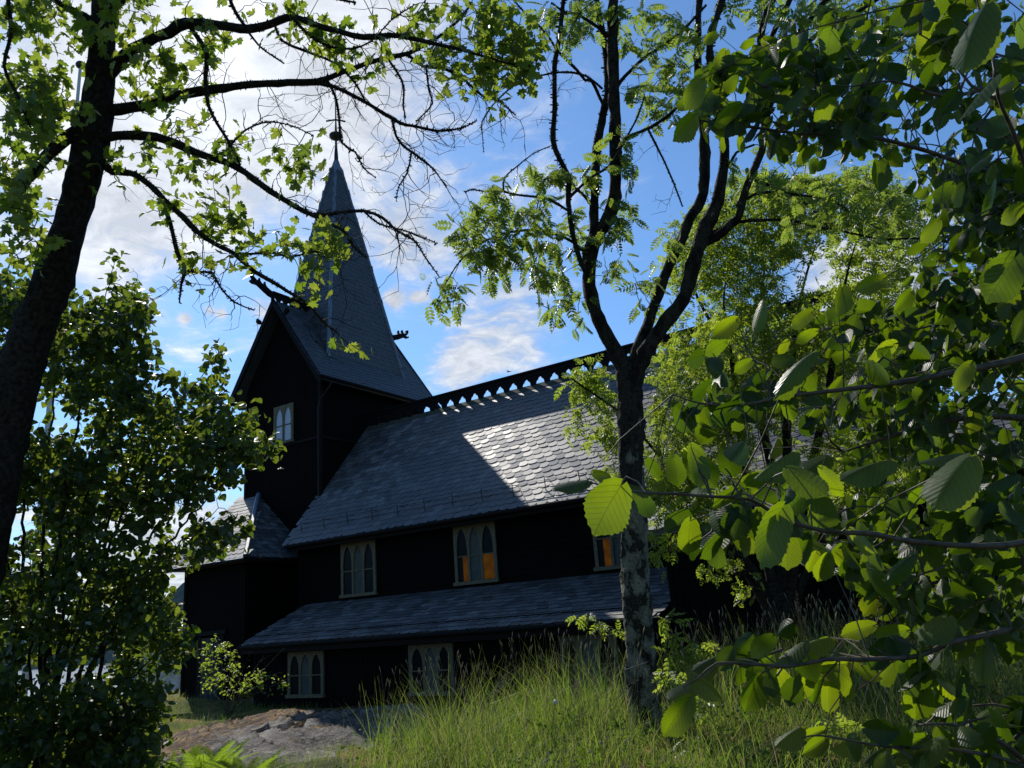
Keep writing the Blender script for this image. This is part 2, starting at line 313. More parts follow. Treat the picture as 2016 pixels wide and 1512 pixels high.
n3 = N(nt, 'ShaderNodeTexNoise'); n3.inputs['Scale'].default_value = 7; n3.inputs['Detail'].default_value = 8; nt.links.new(tc.outputs['Object'], n3.inputs['Vector'])
r3 = ramp(nt, [(.35, (.05, .025, .012)), (.5, (.16, .085, .03)), (.65, (.34, .21, .06))]); nt.links.new(n3.outputs['Fac'], r3.inputs[0])
vx = N(nt, 'ShaderNodeVectorMath', operation='MULTIPLY_ADD'); nt.links.new(n3.outputs['Color'], vx.inputs[0]); vx.inputs[1].default_value = (.5, .5, .5); nt.links.new(tc.outputs['Object'], vx.inputs[2])
vo = N(nt, 'ShaderNodeTexVoronoi', feature='DISTANCE_TO_EDGE'); vo.inputs['Scale'].default_value = .95; nt.links.new(vx.outputs[0], vo.inputs['Vector'])
ck = N(nt, 'ShaderNodeMapRange'); ck.inputs[1].default_value = .0; ck.inputs[2].default_value = .05; ck.inputs[3].default_value = .18; ck.inputs[4].default_value = 1; nt.links.new(vo.outputs['Distance'], ck.inputs[0])
n5 = N(nt, 'ShaderNodeTexNoise'); n5.inputs['Scale'].default_value = 38; n5.inputs['Detail'].default_value = 6; nt.links.new(tc.outputs['Object'], n5.inputs['Vector'])
gr = N(nt, 'ShaderNodeMapRange'); gr.inputs[1].default_value = .3; gr.inputs[2].default_value = .7; gr.inputs[3].default_value = .55; gr.inputs[4].default_value = 1.4; nt.links.new(n5.outputs['Fac'], gr.inputs[0])
cg = N(nt, 'ShaderNodeMath', operation='MULTIPLY'); nt.links.new(ck.outputs[0], cg.inputs[0]); nt.links.new(gr.outputs[0], cg.inputs[1])
mx = N(nt, 'ShaderNodeMix', data_type='RGBA'); nt.links.new(r2.outputs[0], mx.inputs[0]); nt.links.new(r1.outputs[0], mx.inputs[6]); nt.links.new(r3.outputs[0], mx.inputs[7])
cs = N(nt, 'ShaderNodeVectorMath', operation='SCALE'); nt.links.new(mx.outputs[2], cs.inputs[0]); nt.links.new(cg.outputs[0], cs.inputs[3]); nt.links.new(cs.outputs[0], b.inputs['Base Color'])
b2 = N(nt, 'ShaderNodeBump'); b2.inputs['Strength'].default_value = .8; b2.inputs['Distance'].default_value = .05; nt.links.new(cg.outputs[0], b2.inputs['Height'])
bp = N(nt, 'ShaderNodeBump'); bp.inputs['Strength'].default_value = 1; bp.inputs['Distance'].default_value = .055; nt.links.new(b2.outputs[0], bp.inputs['Normal']); nt.links.new(n1.outputs['Fac'], bp.inputs['Height']); nt.links.new(bp.outputs[0], b.inputs['Normal']); M['rock'] = m

# ------------------------------------------------------------------ light, sky, camera
w = bpy.data.worlds.new('World'); sc.world = w; w.use_nodes = True
nt = w.node_tree; bg = nt.nodes['Background']; bg.inputs[1].default_value = .15
sky = N(nt, 'ShaderNodeTexSky', sky_type='NISHITA', sun_disc=False, sun_elevation=math.radians(40.7), sun_rotation=math.radians(-59.8), air_density=1.0, dust_density=.3, ozone_density=3.0)
SKYGAIN = 1.0
tc = N(nt, 'ShaderNodeTexCoord'); sp = N(nt, 'ShaderNodeSeparateXYZ'); nt.links.new(tc.outputs['Generated'], sp.inputs[0])
def mth(op, a, b=None, c=None, clamp=False):
    n = N(nt, 'ShaderNodeMath', operation=op, use_clamp=clamp)
    for i, v in enumerate((a, b, c)):
        if v is None: continue
        if isinstance(v, (int, float)): n.inputs[i].default_value = v
        else: nt.links.new(v, n.inputs[i])
    return n.outputs[0]
zz = mth('ADD', mth('MAXIMUM', sp.outputs[2], 0.0), .12)
cb = N(nt, 'ShaderNodeCombineXYZ'); nt.links.new(mth('DIVIDE', sp.outputs[0], zz), cb.inputs[0]); nt.links.new(mth('DIVIDE', sp.outputs[1], zz), cb.inputs[1])
n1 = N(nt, 'ShaderNodeTexNoise'); n1.inputs['Scale'].default_value = 2.6; n1.inputs['Detail'].default_value = 7; n1.inputs['Roughness'].default_value = .6; n1.inputs['Distortion'].default_value = .5; nt.links.new(cb.outputs[0], n1.inputs['Vector'])
n2 = N(nt, 'ShaderNodeTexNoise'); n2.inputs['Scale'].default_value = .8; n2.inputs['Detail'].default_value = 4; nt.links.new(cb.outputs[0], n2.inputs['Vector'])
def blob(px, py, spread, gain):
    d = nrm(W(px, py, 1.0) - CAM)
    dp = N(nt, 'ShaderNodeVectorMath', operation='DOT_PRODUCT'); nt.links.new(tc.outputs['Generated'], dp.inputs[0]); dp.inputs[1].default_value = tuple(d)
    k = 1 / (spread / FPX) ** 2
    # gaussian-like falloff exp(-k(1-dot))
    return mth('MULTIPLY', mth('POWER', 2.71828, mth('MULTIPLY', mth('SUBTRACT', dp.outputs['Value'], 1.0), k)), gain)
acc = None
for bl in [(380, 30, 260, .66), (260, 400, 130, .5), (600, 230, 150, .36), (800, 480, 70, .55), (800, 90, 150, .36), (1010, 660, 100, .6), (890, 735, 60, .5), (330, 1140, 110, .75), (100, 1190, 200, .5), (60, 120, 200, .35),
           (1700, 510, 80, .5), (1850, 380, 60, .25), (1780, 560, 80, .35), (775, 590, 17, .75), (818, 586, 9, .5), (835, 585, 9, .5), (365, 628, 8, .7), (411, 612, 8, .6), (437, 617, 8, .7), (520, 610, 22, .55), (1330, 90, 160, .08), (980, 430, 130, .22), (1500, 560, 120, .25)]:
    o_ = blob(*bl); acc = o_ if acc is None else mth('ADD', acc, o_)
n3 = N(nt, 'ShaderNodeTexNoise'); n3.inputs['Scale'].default_value = 11; n3.inputs['Detail'].default_value = 5; n3.inputs['Roughness'].default_value = .65; n3.inputs['Distortion'].default_value = .8; nt.links.new(cb.outputs[0], n3.inputs['Vector'])
nn = mth('ADD', mth('MULTIPLY_ADD', n1.outputs['Fac'], 1.9, -.95), mth('MULTIPLY_ADD', n3.outputs['Fac'], .7, -.35))
v = mth('ADD', mth('ADD', acc, nn), mth('MULTIPLY_ADD', n2.outputs['Fac'], .5, -.25))
mr = N(nt, 'ShaderNodeMapRange', interpolation_type='SMOOTHERSTEP'); mr.inputs[1].default_value = .16; mr.inputs[2].default_value = .85; mr.inputs[4].default_value = .9; nt.links.new(v, mr.inputs[0])
CLOUD = blob(300, 20, 330, 1.8)
cl = mth('ADD', CLOUD, mth('MAXIMUM', mth('ADD', mth('MULTIPLY_ADD', n1.outputs['Fac'], 8.0, -1.3), mth('MULTIPLY_ADD', n3.outputs['Fac'], 6.5, -1.2)), 3.7))
cc = N(nt, 'ShaderNodeVectorMath', operation='SCALE'); cc.inputs[0].default_value = (.95, .98, 1.03); nt.links.new(cl, cc.inputs[3])
tint = N(nt, 'ShaderNodeVectorMath', operation='MULTIPLY'); nt.links.new(sky.outputs[0], tint.inputs[0]); tint.inputs[1].default_value = (.60*SKYGAIN, .82*SKYGAIN, 1.0*SKYGAIN)
mx = N(nt, 'ShaderNodeMix', data_type='RGBA'); nt.links.new(mr.outputs[0], mx.inputs[0]); nt.links.new(tint.outputs[0], mx.inputs[6]); nt.links.new(cc.outputs[0], mx.inputs[7]); nt.links.new(mx.outputs[2], bg.inputs[0])
from mathutils import Vector, Matrix
ld = bpy.data.lights.new('sun', 'SUN'); ld.energy = 5.0; ld.angle = math.radians(.53); ld.color = (1, .95, .87)
lo = bpy.data.objects.new('sun', ld); col.objects.link(lo); lo.rotation_euler = Vector(SUN).to_track_quat('Z', 'Y').to_euler(); lo.location = (0, 0, 40)
cd = bpy.data.cameras.new('camera'); cd.sensor_width = 36; cd.lens = FPX / 2016 * 36; cd.clip_start = .05; cd.clip_end = 12000
co = bpy.data.objects.new('camera', cd); col.objects.link(co)
co.matrix_world = Matrix(((R_[0], U_[0], -F_[0], CAM[0]), (R_[1], U_[1], -F_[1], CAM[1]), (R_[2], U_[2], -F_[2], CAM[2]), (0, 0, 0, 1)))
sc.camera = co
sc.view_settings.view_transform = 'Standard'; sc.view_settings.look = 'None'; sc.view_settings.exposure = 0.0; sc.view_settings.gamma = 1
sc.cycles.max_bounces = 7; sc.cycles.diffuse_bounces = 3; sc.cycles.glossy_bounces = 2; sc.cycles.transmission_bounces = 5; sc.cycles.use_denoising = True
sc.cycles.sample_clamp_indirect = 6

# ================================================================== THE SETTING
ang = np.linspace(0, 2*np.pi, 361)[:-1]; rad = np.concatenate([np.linspace(.5, 30, 90), np.geomspace(30.5, 260, 40)])
A, Rr = np.meshgrid(ang, rad); X = CAM[0] + Rr * np.cos(A); Y = CAM[1] + Rr * np.sin(A); Z = hterr(X, Y) + .025 * rng.normal(size=X.shape) * (Rr < 40)
nr, na = X.shape; i = np.arange(nr - 1)[:, None] * na; j = np.arange(na)[None]; k = (j + 1) % na
Q = np.stack([i + j, i + k, i + na + k, i + na + j], -1).reshape(-1, 4)
g = mesh_obj('ground', np.stack([X, Y, Z], -1).reshape(-1, 3), Q, M['ground'], smooth=True); tag(g, 'sloping meadow of dry moss and grass round the church', None, None, 'structure')
n = 96; an = np.linspace(0, 2*np.pi, n, endpoint=False); V = [(CAM[0], CAM[1], -28)] + [(CAM[0] + 6000*math.cos(a), CAM[1] + 6000*math.sin(a), -28) for a in an]
o = mesh_obj('water', V, np.array([[0, 1 + i, 1 + (i + 1) % n] for i in range(n)]), M['water']); tag(o, 'pale fjord water glinting behind the bush', None, None, 'structure')
fa = math.atan2(F_[1], F_[0]); rows = []
az = np.linspace(-2.2, 2.2, 500)
for q, (rr, hf) in enumerate([(2300, 0), (2600, .45), (3000, .85), (3500, 1.0), (4300, .7)]):
    hh = 178 + 34*np.sin(az*7 + .6) + 22*np.sin(az*17 + 2) + 12*np.sin(az*41) + 8*np.sin(az*97 + q) + 5*rng.normal(size=len(az)) + 90*np.exp(-((az - .375)/.05)**2)
    rows.append(np.stack([CAM[0] + rr*np.cos(fa + az), CAM[1] + rr*np.sin(fa + az), -30 + hf*hh], -1))
V = np.vstack(rows); na = len(az); i = np.arange(4)[:, None]*na; j = np.arange(na - 1)[None]
o = mesh_obj('hills', V, np.stack([i + j, i + j + 1, i + na + j + 1, i + na + j], -1).reshape(-1, 4), M['hill'], smooth=True); tag(o, 'dark wooded hills beyond the fjord', None, None, 'structure')

# ================================================================== THE CHURCH (eye-level z, raised by EYE)
church = root('church', (0, 0, 0), 'black tarred wooden church with slate roofs and a pointed spire', 'church')
DZ = EYE
def corrug(mb, p0, p1, z0, ztop, pitch=.12, depth=.022, sub=4):
    """vertical board-and-batten wall from p0 to p1 (x,y); ztop(t) gives the top height at distance t"""
    p0 = np.array(p0, float); p1 = np.array(p1, float); L = np.linalg.norm(p1 - p0); d = (p1 - p0)/L; nn = np.array([d[1], -d[0]])
    n = int(L/pitch*sub); t = np.linspace(0, L, n + 1); prof = depth*np.abs(np.sin(np.pi*t/pitch))**.6
    P = p0 + d*t[:, None] + nn*prof[:, None]
    b = len(mb.v); zt = [ztop(x) for x in t]
    for q in range(n + 1): mb.v.append((P[q][0], P[q][1], z0)); mb.v.append((P[q][0], P[q][1], zt[q]))
    mb.q += [[b + 2*q, b + 2*q + 2, b + 2*q + 3, b + 2*q + 1] for q in range(n)]
def slates(o, u, v, poly, w, row, shape='round', tilt=.011, jit=.013, over=1.75, seed=1):
    """slates on the plane at o spanned by u (along the eave) and v (up the slope), kept inside poly [(s,t)..]"""
    rg = np.random.default_rng(seed); o = np.array(o, float); u = nrm(u); v = nrm(v); nn = nrm(np.cross(u, v))
    poly = np.array(poly, float); lo = poly.min(0); hi = poly.max(0)
    L = row*over
    if shape == 'round': prof = [(-.5, .42), (-.47, .22), (-.36, .09), (-.19, .02), (0, 0), (.19, .02), (.36, .09), (.47, .22), (.5, .42)]
    elif shape == 'hex': prof = [(-.5, .5), (-.47, .36), (-.2, .02), (0, 0), (.2, .02), (.47, .36), (.5, .5)]
    else: prof = [(-.5, .3), (-.44, .1), (-.28, 0), (.28, 0), (.44, .1), (.5, .3)]
    k = len(prof); V = []; T = []; Qd = []
    r = 0; t = lo[1]
    while t < hi[1]:
        s = lo[0] - w + (w/2 if r % 2 else 0)
        while s < hi[0] + w:
            cs, ct = s, t + row*.5
            if inpoly(poly, cs, ct):
                a = rg.normal()*.02; dw = 1 + rg.normal()*.03; up = tilt*(1 + .14*rg.normal()); off = rg.normal()*jit
                pts = [(x*w*dw, y*row*1.0) for x, y in prof] + [(.5*w*dw, L), (-.5*w*dw, L)]
                b = len(V)
                for layer in (0, 1):
                    for x, y in pts:
                        zz = (up + .004)*(1 - y/L) + .004 - (0.011 if layer else 0)
                        xx = x - a*y; yy = y + a*x + off
                        V.append(o + u*(cs + xx) + v*(t + yy) + nn*zz)
                m_ = len(pts)
                for q in range(1, m_ - 1): T.append((b, b + q, b + q + 1))
                for q in range(k - 1): Qd.append((b + q, b + m_ + q, b + m_ + q + 1, b + q + 1))
            s += w
        t += row; r += 1
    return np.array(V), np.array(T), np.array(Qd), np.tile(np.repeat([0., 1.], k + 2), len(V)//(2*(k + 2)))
def inpoly(P, x, y):
    c = False; n = len(P); j = n - 1
    for i in range(n):
        if (P[i][1] > y) != (P[j][1] > y) and x < (P[j][0] - P[i][0])*(y - P[i][1])/(P[j][1] - P[i][1]) + P[i][0]: c = not c
        j = i
    return c
def slate_part(name, specs, mat, parent, deck):
    Vs = []; Ts = []; Qs = []; Us = []; b = 0
    for sp_ in specs:
        V, T, Qd, rim_shade = slates(**sp_); Us.append(rim_shade); Vs.append(V); Ts.append(T + b); Qs.append(Qd + b); b += len(V)
    dv = np.array(deck.v, float); dq = np.array(deck.q).reshape(-1, 4) + b if deck.q else np.zeros((0, 4), int)
    dt = np.array(deck.t).reshape(-1, 3) + b if deck.t else np.zeros((0, 3), int)
    V = np.vstack(Vs + [dv]); V[:, 2] += DZ
    fs = [np.vstack(Ts + ([dt] if len(dt) else [])), np.vstack(Qs + ([dq] if len(dq) else []))]
    by = {}
    for f in deck.n: by.setdefault(len(f), []).append([x + b for x in f])
    fs += [np.array(x) for x in by.values()]
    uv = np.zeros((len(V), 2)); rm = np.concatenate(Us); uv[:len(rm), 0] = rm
    return mesh_obj(name, V, fs, mat, parent, uv=uv)

NX0, NX1 = -6.44, 9.6
SL = (6.55 - 2.6)/3.4
# --- nave walls
mb = MB()
rowh = .16; z = .2
while z < 2.86:       # horizontal weatherboards
    mb.add([(NX0, -.012, z), (NX1, -.012, z), (NX1, .006, z + rowh), (NX0, .006, z + rowh), (NX0, .01, z), (NX1, .01, z)], [(0, 1, 2, 3), (4, 5, 1, 0)]); z += rowh
mb.box(NX0, NX1, .02, .2, -1.7, 2.9)
mb.box(NX0, NX1, 5.85, 6.0, -1.7, 2.9)
mb.prism([(NX1 - .02, 0.01, -1.7), (NX1 - .02, 5.99, -1.7), (NX1 - .02, 5.99, 2.95), (NX1 - .02, 3, 6.4), (NX1 - .02, 0.01, 2.95)], (.15, 0, 0))
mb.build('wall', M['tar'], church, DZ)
# --- nave roof
dk = MB(); T_ = .14
dk.prism([(NX0 - .02, -.4, 2.6), (NX0 - .02, 3, 6.55), (NX0 - .02, 6.4, 2.6), (NX0 - .02, 6.4 - .02, 2.6 - T_), (NX0 - .02, 3, 6.55 - T_*1.5), (NX0 - .02, -.38, 2.6 - T_)], (NX1 - NX0 + .4, 0, 0))
Lr = math.hypot(3.4, 3.95)
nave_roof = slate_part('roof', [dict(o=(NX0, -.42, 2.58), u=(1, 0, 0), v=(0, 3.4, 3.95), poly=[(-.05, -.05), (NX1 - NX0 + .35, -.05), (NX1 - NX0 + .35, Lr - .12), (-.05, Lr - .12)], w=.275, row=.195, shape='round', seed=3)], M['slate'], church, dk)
# ridge: mossy cap and scalloped cresting
mb = MB(); mb.prism([(NX0, 2.86, 6.42), (NX0, 3, 6.60), (NX0, 3.14, 6.42)], (NX1 - NX0 + .3, 0, 0)); mb.build('ridge_cap', simple('mossy_ridge', (.07, .075, .045), .8, .2, (.035, .04, .035), .4, 6), church, DZ)
mb = MB()
def cresting(mb, x0, x1, pitch, zb, zo, zt, axis='x', fix=3.0, th=.07):
    prof = [(.0, 0), (.09, 0), (.16, .04), (.2, .45), (.28, .62), (.33, .66), (.38, .88), (.5, 1.0), (.62, .88), (.67, .66), (.72, .62), (.8, .45), (.84, .04), (.91, 0), (1, 0)]
    n = int((x1 - x0)/pitch)
    def P(s, t, z): return (s, fix + t, z) if axis == 'x' else (fix + t, s, z)
    for k_ in range(n):
        xs = [x0 + (k_ + p)*pitch for p, _ in prof]; hs = [zb + (zo - zb)*h for _, h in prof]
        b = len(mb.v); m_ = len(xs)
        for t in (-th/2, th/2):
            for x_, h_ in zip(xs, hs): mb.v.append(P(x_, t, h_)); mb.v.append(P(x_, t, zt))
        for q in range(m_ - 1):
            a = b + 2*q; c = b + 2*m_ + 2*q
            mb.q += [[a, a + 2, a + 3, a + 1], [c, c + 1, c + 3, c + 2], [a, c, c + 2, a + 2]]
    x1 = x0 + n*pitch
    if axis == 'x': mb.box(x0, x1, fix - .085, fix + .085, zt - .015, zt + .05); mb.box(x0, x1, fix - .055, fix + .055, zt - .13, zt - .09)
    else: mb.box(fix - .085, fix + .085, x0, x1, zt - .015, zt + .05); mb.box(fix - .055, fix + .055, x0, x1, zt - .13, zt - .09)
cresting(mb, NX0 - .01, NX1, .478, 6.56, 6.80, 6.98)
mb.build('ridge_cresting', M['tar_trim'], church, DZ)
# gutter, snow guard
mb = MB(); mb.tube([(NX0 + .02, -.47, 2.5), (NX1 + .3, -.47, 2.5)], .055, 8); mb.box(NX0, NX1 + .3, -.40, -.36, 2.36, 2.50)
mb.build('gutter', M['tar_trim'], church, DZ)
mb = MB(); sn = nrm(np.array([0, -3.95, 3.4]))
for x in np.arange(NX0 + .35, NX1, .93):
    p = np.array([x, -.16, 2.6 + .24*SL]); mb.tube([p, p + sn*.05 + np.array([0, 0, .30])], .011, 5); mb.tube([p + np.array([0, .25, .29]), p + np.array([0, 0, .28])], .008, 4)
for h_ in (.13, .27): mb.tube([(x, -.16 - .01, 2.6 + .24*SL + h_) for x in np.arange(NX0 + .35, NX1, .5)], .006, 4)
mb.build('snow_guard', M['iron'], church, DZ)
# --- aisle
AX0, AX1 = -6.1, 5.7
mb = MB(); corrug(mb, (AX0 + .1, -1.85), (AX1 - .1, -1.85), -2.0, lambda t: .1, .14, .02)
mb.prism([(AX0 + .1, -1.83, -2), (AX0 + .1, -.02, -2), (AX0 + .1, -.02, .78), (AX0 + .1, -1.83, 0.02)], (.06, 0, 0))
mb.prism([(AX1 - .16, -1.83, -2), (AX1 - .16, -.02, -2), (AX1 - .16, -.02, .78), (AX1 - .16, -1.83, 0.02)], (.06, 0, 0))
mb.build('aisle_wall', M['tar'], church, DZ)
dk = MB(); dk.prism([(AX0, -2.2, -.09), (AX0, -.015, .86), (AX0, -.015, .76), (AX0, -2.2, -.19)], (AX1 - AX0, 0, 0))
La = math.hypot(2.2, .95)
slate_part('aisle_roof', [dict(o=(AX0, -2.23, -.1), u=(1, 0, 0), v=(0, 2.2, .95), poly=[(-.02, -.03), (AX1 - AX0 + .02, -.03), (AX1 - AX0 + .02, La - .1), (-.02, La - .1)], w=.27, row=.185, shape='flat', seed=5, tilt=.014)], M['slate'], church, dk)
mb = MB(); mb.tube([(AX0, -2.27, -.17), (AX1 + .05, -2.27, -.16)], .05, 8); mb.box(AX0, AX1, -2.21, -2.17, -.34, -.2); mb.build('aisle_gutter', M['tar_trim'], church, DZ)

# --- three-light lancet windows
def window(cx, y, z0, w_, h_, lights, lit=()):
    mb = MB(); n = len(lights); th = .05; ed = .055; lw = (w_ - ed*2)/n
    def lanc(p):      # opening top profile 0..1 across the light: pointed arch
        q = abs(p - .5)*2
        return math.sqrt(max(0, 1 - ((q + .55)/1.55)**2))/math.sqrt(1 - (.55/1.55)**2)
    y0, y1 = y - th, y
    zs = z0 + .06; zsp = z0 + h_*.60; ztp = z0 + h_ - .075
    for k_ in range(n):
        xa = cx - w_/2 + ed + lw*k_ + .035; xb = xa + lw - .07
        xs = np.linspace(xa, xb, 15); hs = [zsp + (ztp - zsp)*lanc((x - xa)/(xb - xa)) for x in xs]
        b = len(mb.v)
        for yy in (y0, y1):
            for x, hh in zip(xs, hs): mb.v.append((x, yy, hh)); mb.v.append((x, yy, z0 + h_))
        for q in range(14):
            a = b + 2*q; c = b + 30 + 2*q
            mb.q += [[a, a + 2, a + 3, a + 1], [a, c, c + 2, a + 2]]
        mb.box(xa, xb, y0 + .006, y1, z0 + h_*.47 - .014, z0 + h_*.47 + .014)     # glazing bar
    for k_ in range(n + 1):
        xm = cx - w_/2 + ed + lw*k_; hw = .035 if 0 < k_ < n else .035 + ed/2
        x0_ = xm - (.035 if k_ else ed); x1_ = xm + (.035 if k_ < n else ed)
        mb.box(x0_, x1_, y0, y1, z0 + .06, z0 + h_)
    mb.box(cx - w_/2 - .03, cx + w_/2 + .03, y0 - .05, y1, z0 - .02, z0 + .06)
    fr = mb.build('window', M['frame'], church, DZ)
    for k_, mt in enumerate(lights):
        xa = cx - w_/2 + ed + lw*k_ + .02; xb = xa + lw - .04
        p = MB(); p.box(xa, xb, y - .018, y - .006, z0 + .03, z0 + h_ - .03); p.build('pane', M[mt], fr, DZ)
        if k_ in dict(lit):
            f0, f1 = dict(lit)[k_]; p = MB(); p.box(xa + (xb - xa)*f0, xa + (xb - xa)*f1, y - .026, y - .02, z0 + .07, z0 + h_*.46); p.build('lit_pane', M['amber'], fr, DZ)
    return fr
gl = ['glass', 'curtain', 'glass']
window(-3.97, -.02, .95, 1.3, 1.44, gl)
window(.02, -.02, .95, 1.3, 1.44, gl, {0: (.5, 1), 2: (0, 1)}.items())
window(4.0, -.02, .95, 1.3, 1.44, gl, {0: (.45, 1)}.items())
for x_ in (-4.0, 0, 4.0): window(x_, -1.875, -1.42, 1.27, 1.06, gl)
# --- tower
TX0, TX1, TY0, TY1 = -9.97, -6.44, .91, 5.95; TC = -8.2; RZ = 10.95; EZ = 7.82; HW = 2.2
GS = (RZ - EZ)/HW
mb = MB()
corrug(mb, (TX0, TY0), (TX1, TY0), -2, lambda t: RZ - .2 - GS*abs(TX0 + t - TC), .13, .025)
corrug(mb, (TX1, TY0), (TX1, TY1), -2, lambda t: 8.2, .13, .025)
corrug(mb, (TX0, TY1), (TX0, TY0), -2, lambda t: 8.2, .13, .025)
corrug(mb, (TX1, TY1), (TX0, TY1), -2, lambda t: RZ - .2 - GS*abs(TX1 - t - TC), .13, .025)
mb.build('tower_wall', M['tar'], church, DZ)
mb = MB()
for (x0, y0) in ((TX0, TY0), (TX1, TY0), (TX1, TY1), (TX0, TY1)): mb.box(x0 - .05, x0 + .05, y0 - .05, y0 + .05, -2, 7.9)
mb.box(TX0 - .03, TX1 + .03, TY0 - .06, TY0 - .01, 5.92, 6.0); mb.box(TX1 + .01, TX1 + .06, TY0 - .03, TY1, 5.92, 6.0)
mb.build('tower_trim', M['tar_trim'], church, DZ)
# two-light window in the tower
window(-8.08, TY0 - .035, 6.03, .92, 1.28, ['sky_glass', 'sky_glass'])
# gable roof across the tower, ridge along y
GY0, GY1 = .5, 6.36
dk = MB(); t_ = .13
dk.prism([(TC - HW, GY0, EZ), (TC - HW + .05, GY0, EZ - t_), (TC, GY0, RZ - .24), (TC + HW - .05, GY0, EZ - t_), (TC + HW, GY0, EZ), (TC, GY0, RZ)], (0, GY1 - GY0, 0))
Lg = math.hypot(HW, RZ - EZ)
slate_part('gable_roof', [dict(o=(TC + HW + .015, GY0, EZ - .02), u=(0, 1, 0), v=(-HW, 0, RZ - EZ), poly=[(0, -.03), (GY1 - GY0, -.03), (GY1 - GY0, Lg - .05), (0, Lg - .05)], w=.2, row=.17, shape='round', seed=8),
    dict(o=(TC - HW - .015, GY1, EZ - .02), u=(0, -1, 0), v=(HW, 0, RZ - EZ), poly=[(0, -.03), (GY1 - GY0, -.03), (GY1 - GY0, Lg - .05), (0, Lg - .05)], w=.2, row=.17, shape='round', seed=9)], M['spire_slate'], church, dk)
for y in (GY0, GY1):
    for sgn in (-1, 1):
        mb = MB(); mb.prism([(TC + sgn*(HW + .07), y, EZ - .06), (TC + sgn*.004, y, RZ + .08), (TC + sgn*.004, y, RZ - .22), (TC + sgn*(HW + .02), y, EZ - .34)], (0, -.06 if y < 3 else .06, 0))
        bb = mb.build('barge_board', M['tar_trim'], church, DZ)
        if y < 3:
            mb = MB(); mb.tube([(TC + sgn*.60, GY0 - .05, RZ - .70), (TC + sgn*.66, GY0 - .05, RZ - .64), (TC + sgn*.74, GY0 - .05, RZ - .56), (TC + sgn*.80, GY0 - .05, RZ - .62)], [.03, .09, .09, .03], 7); mb.build('carved_knob', M['tar_trim'], bb, DZ)
mb = MB(); mb.tube([(TC + HW + .06, GY0, EZ - .05), (TC + HW + .06, GY1, EZ - .06)], .05, 7); mb.build('tower_gutter', M['tar_trim'], church, DZ)
# short cresting each side of the spire
for c0_, c1_ in ((GY0 - .1, 2.2), (4.7, GY1 + .1)):
    mb = MB(); cresting(mb, c0_, c1_, .3, RZ - .05, RZ + .1, RZ + .24, 'y', TC, .07); mb.build('gable_cresting', M['tar_trim'], church, DZ)
# dragon heads on the gable ends
def dragon(y, s):
    """profile in (along, z); s = -1 looks towards the viewer's side"""
    mb = MB(); pr = [(0, .26), (.12, .30), (.26, .36), (.34, .42), (.37, .55), (.40, .42), (.50, .44), (.58, .50), (.60, .62), (.66, .50), (.74, .50), (.86, .58), (.90, .68), (.97, .70), (.98, .60), (.92, .50), (.80, .42), (.88, .40), (.98, .44), (1.0, .38), (.9, .33), (.72, .34), (.56, .30), (.40, .20), (.2, .10), (0, .06)]
    mb.prism([(TC - .05, y + s*a*.95, RZ + b_) for a, b_ in pr], (.10, 0, 0))
    mb.tube([(TC, y, RZ + .14), (TC, y + s*.3, RZ + .24), (TC, y + s*.55, RZ + .36), (TC, y + s*.78, RZ + .43)], [.085, .095, .085, .05], 8)
    mb.build('dragon_head', M['tar_trim'], church, DZ)
dragon(GY0 - .05, -1); dragon(GY1 + .05, 1)
# spire
SA, SB, SY, SZ, AZ = 1.47, 1.95, 3.47, 8.48, 17.35
base = [np.array([TC + SA, SY - SB, SZ]), np.array([TC + SA, SY + SB, SZ]), np.array([TC - SA, SY + SB, SZ]), np.array([TC - SA, SY - SB, SZ])]
ft = .075; apex = np.array([TC, SY, AZ])
top = [apex + np.array([a*SA*ft, b_*SB*ft, -0.0]) for a, b_ in ((1, -1), (1, 1), (-1, 1), (-1, -1))]
dk = MB(); specs = []
for k_ in range(4):
    p, q = base[k_], base[(k_ + 1) % 4]; tp, tq = top[k_], top[(k_ + 1) % 4]
    dk.quad(p, q, tq, tp)
    u = nrm(q - p); mid = (p + q)/2; tm = (tp + tq)/2; v = nrm(tm - mid); Lh = np.linalg.norm(tm - mid); Wb = np.linalg.norm(q - p); Wt = np.linalg.norm(tq - tp)
    specs.append(dict(o=p, u=u, v=v, poly=[(.02, 0), (Wb - .02, 0), (Wb/2 + Wt/2, Lh - .1), (Wb/2 - Wt/2, Lh - .1)], w=.2, row=.17, shape='hex', seed=20 + k_, tilt=.012))
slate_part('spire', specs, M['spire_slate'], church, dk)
mb = MB()
for k_ in range(4):
    mb.tube([base[k_] + nrm(base[k_] - np.array([TC, SY, SZ]))*.01, top[k_]], [.075, .055], 6)
mb.build('hip_flashing', M['zinc'], church, DZ)
mb = MB(); cap = []
a_, b_ = SA*ft + .05, SB*ft + .03
c0 = [(TC + a_, SY - b_, AZ - .15), (TC + a_, SY + b_, AZ - .15), (TC - a_, SY + b_, AZ - .15), (TC - a_, SY - b_, AZ - .15)]
c1 = [(TC + .07, SY - .07, AZ + .35), (TC + .07, SY + .07, AZ + .35), (TC - .07, SY + .07, AZ + .35), (TC - .07, SY - .07, AZ + .35)]
mb.add(c0 + c1, [(0, 1, 5, 4), (1, 2, 6, 5), (2, 3, 7, 6), (3, 0, 4, 7), (4, 5, 6, 7)])
mb.build('spire_cap', M['zinc'], church, DZ)
mb = MB(); prof = [(.085, AZ + .3), (.08, AZ + .55), (.05, AZ + 1.0), (.045, AZ + 1.25), (.11, AZ + 1.29), (.22, AZ + 1.36), (.27, AZ + 1.43), (.26, AZ + 1.50), (.16, AZ + 1.58), (.05, AZ + 1.63), (.03, AZ + 2.1), (.022, AZ + 3.1), (.012, AZ + 3.6)]
mb.tube([(TC, SY, z) for _, z in prof], [r for r, _ in prof], 12)
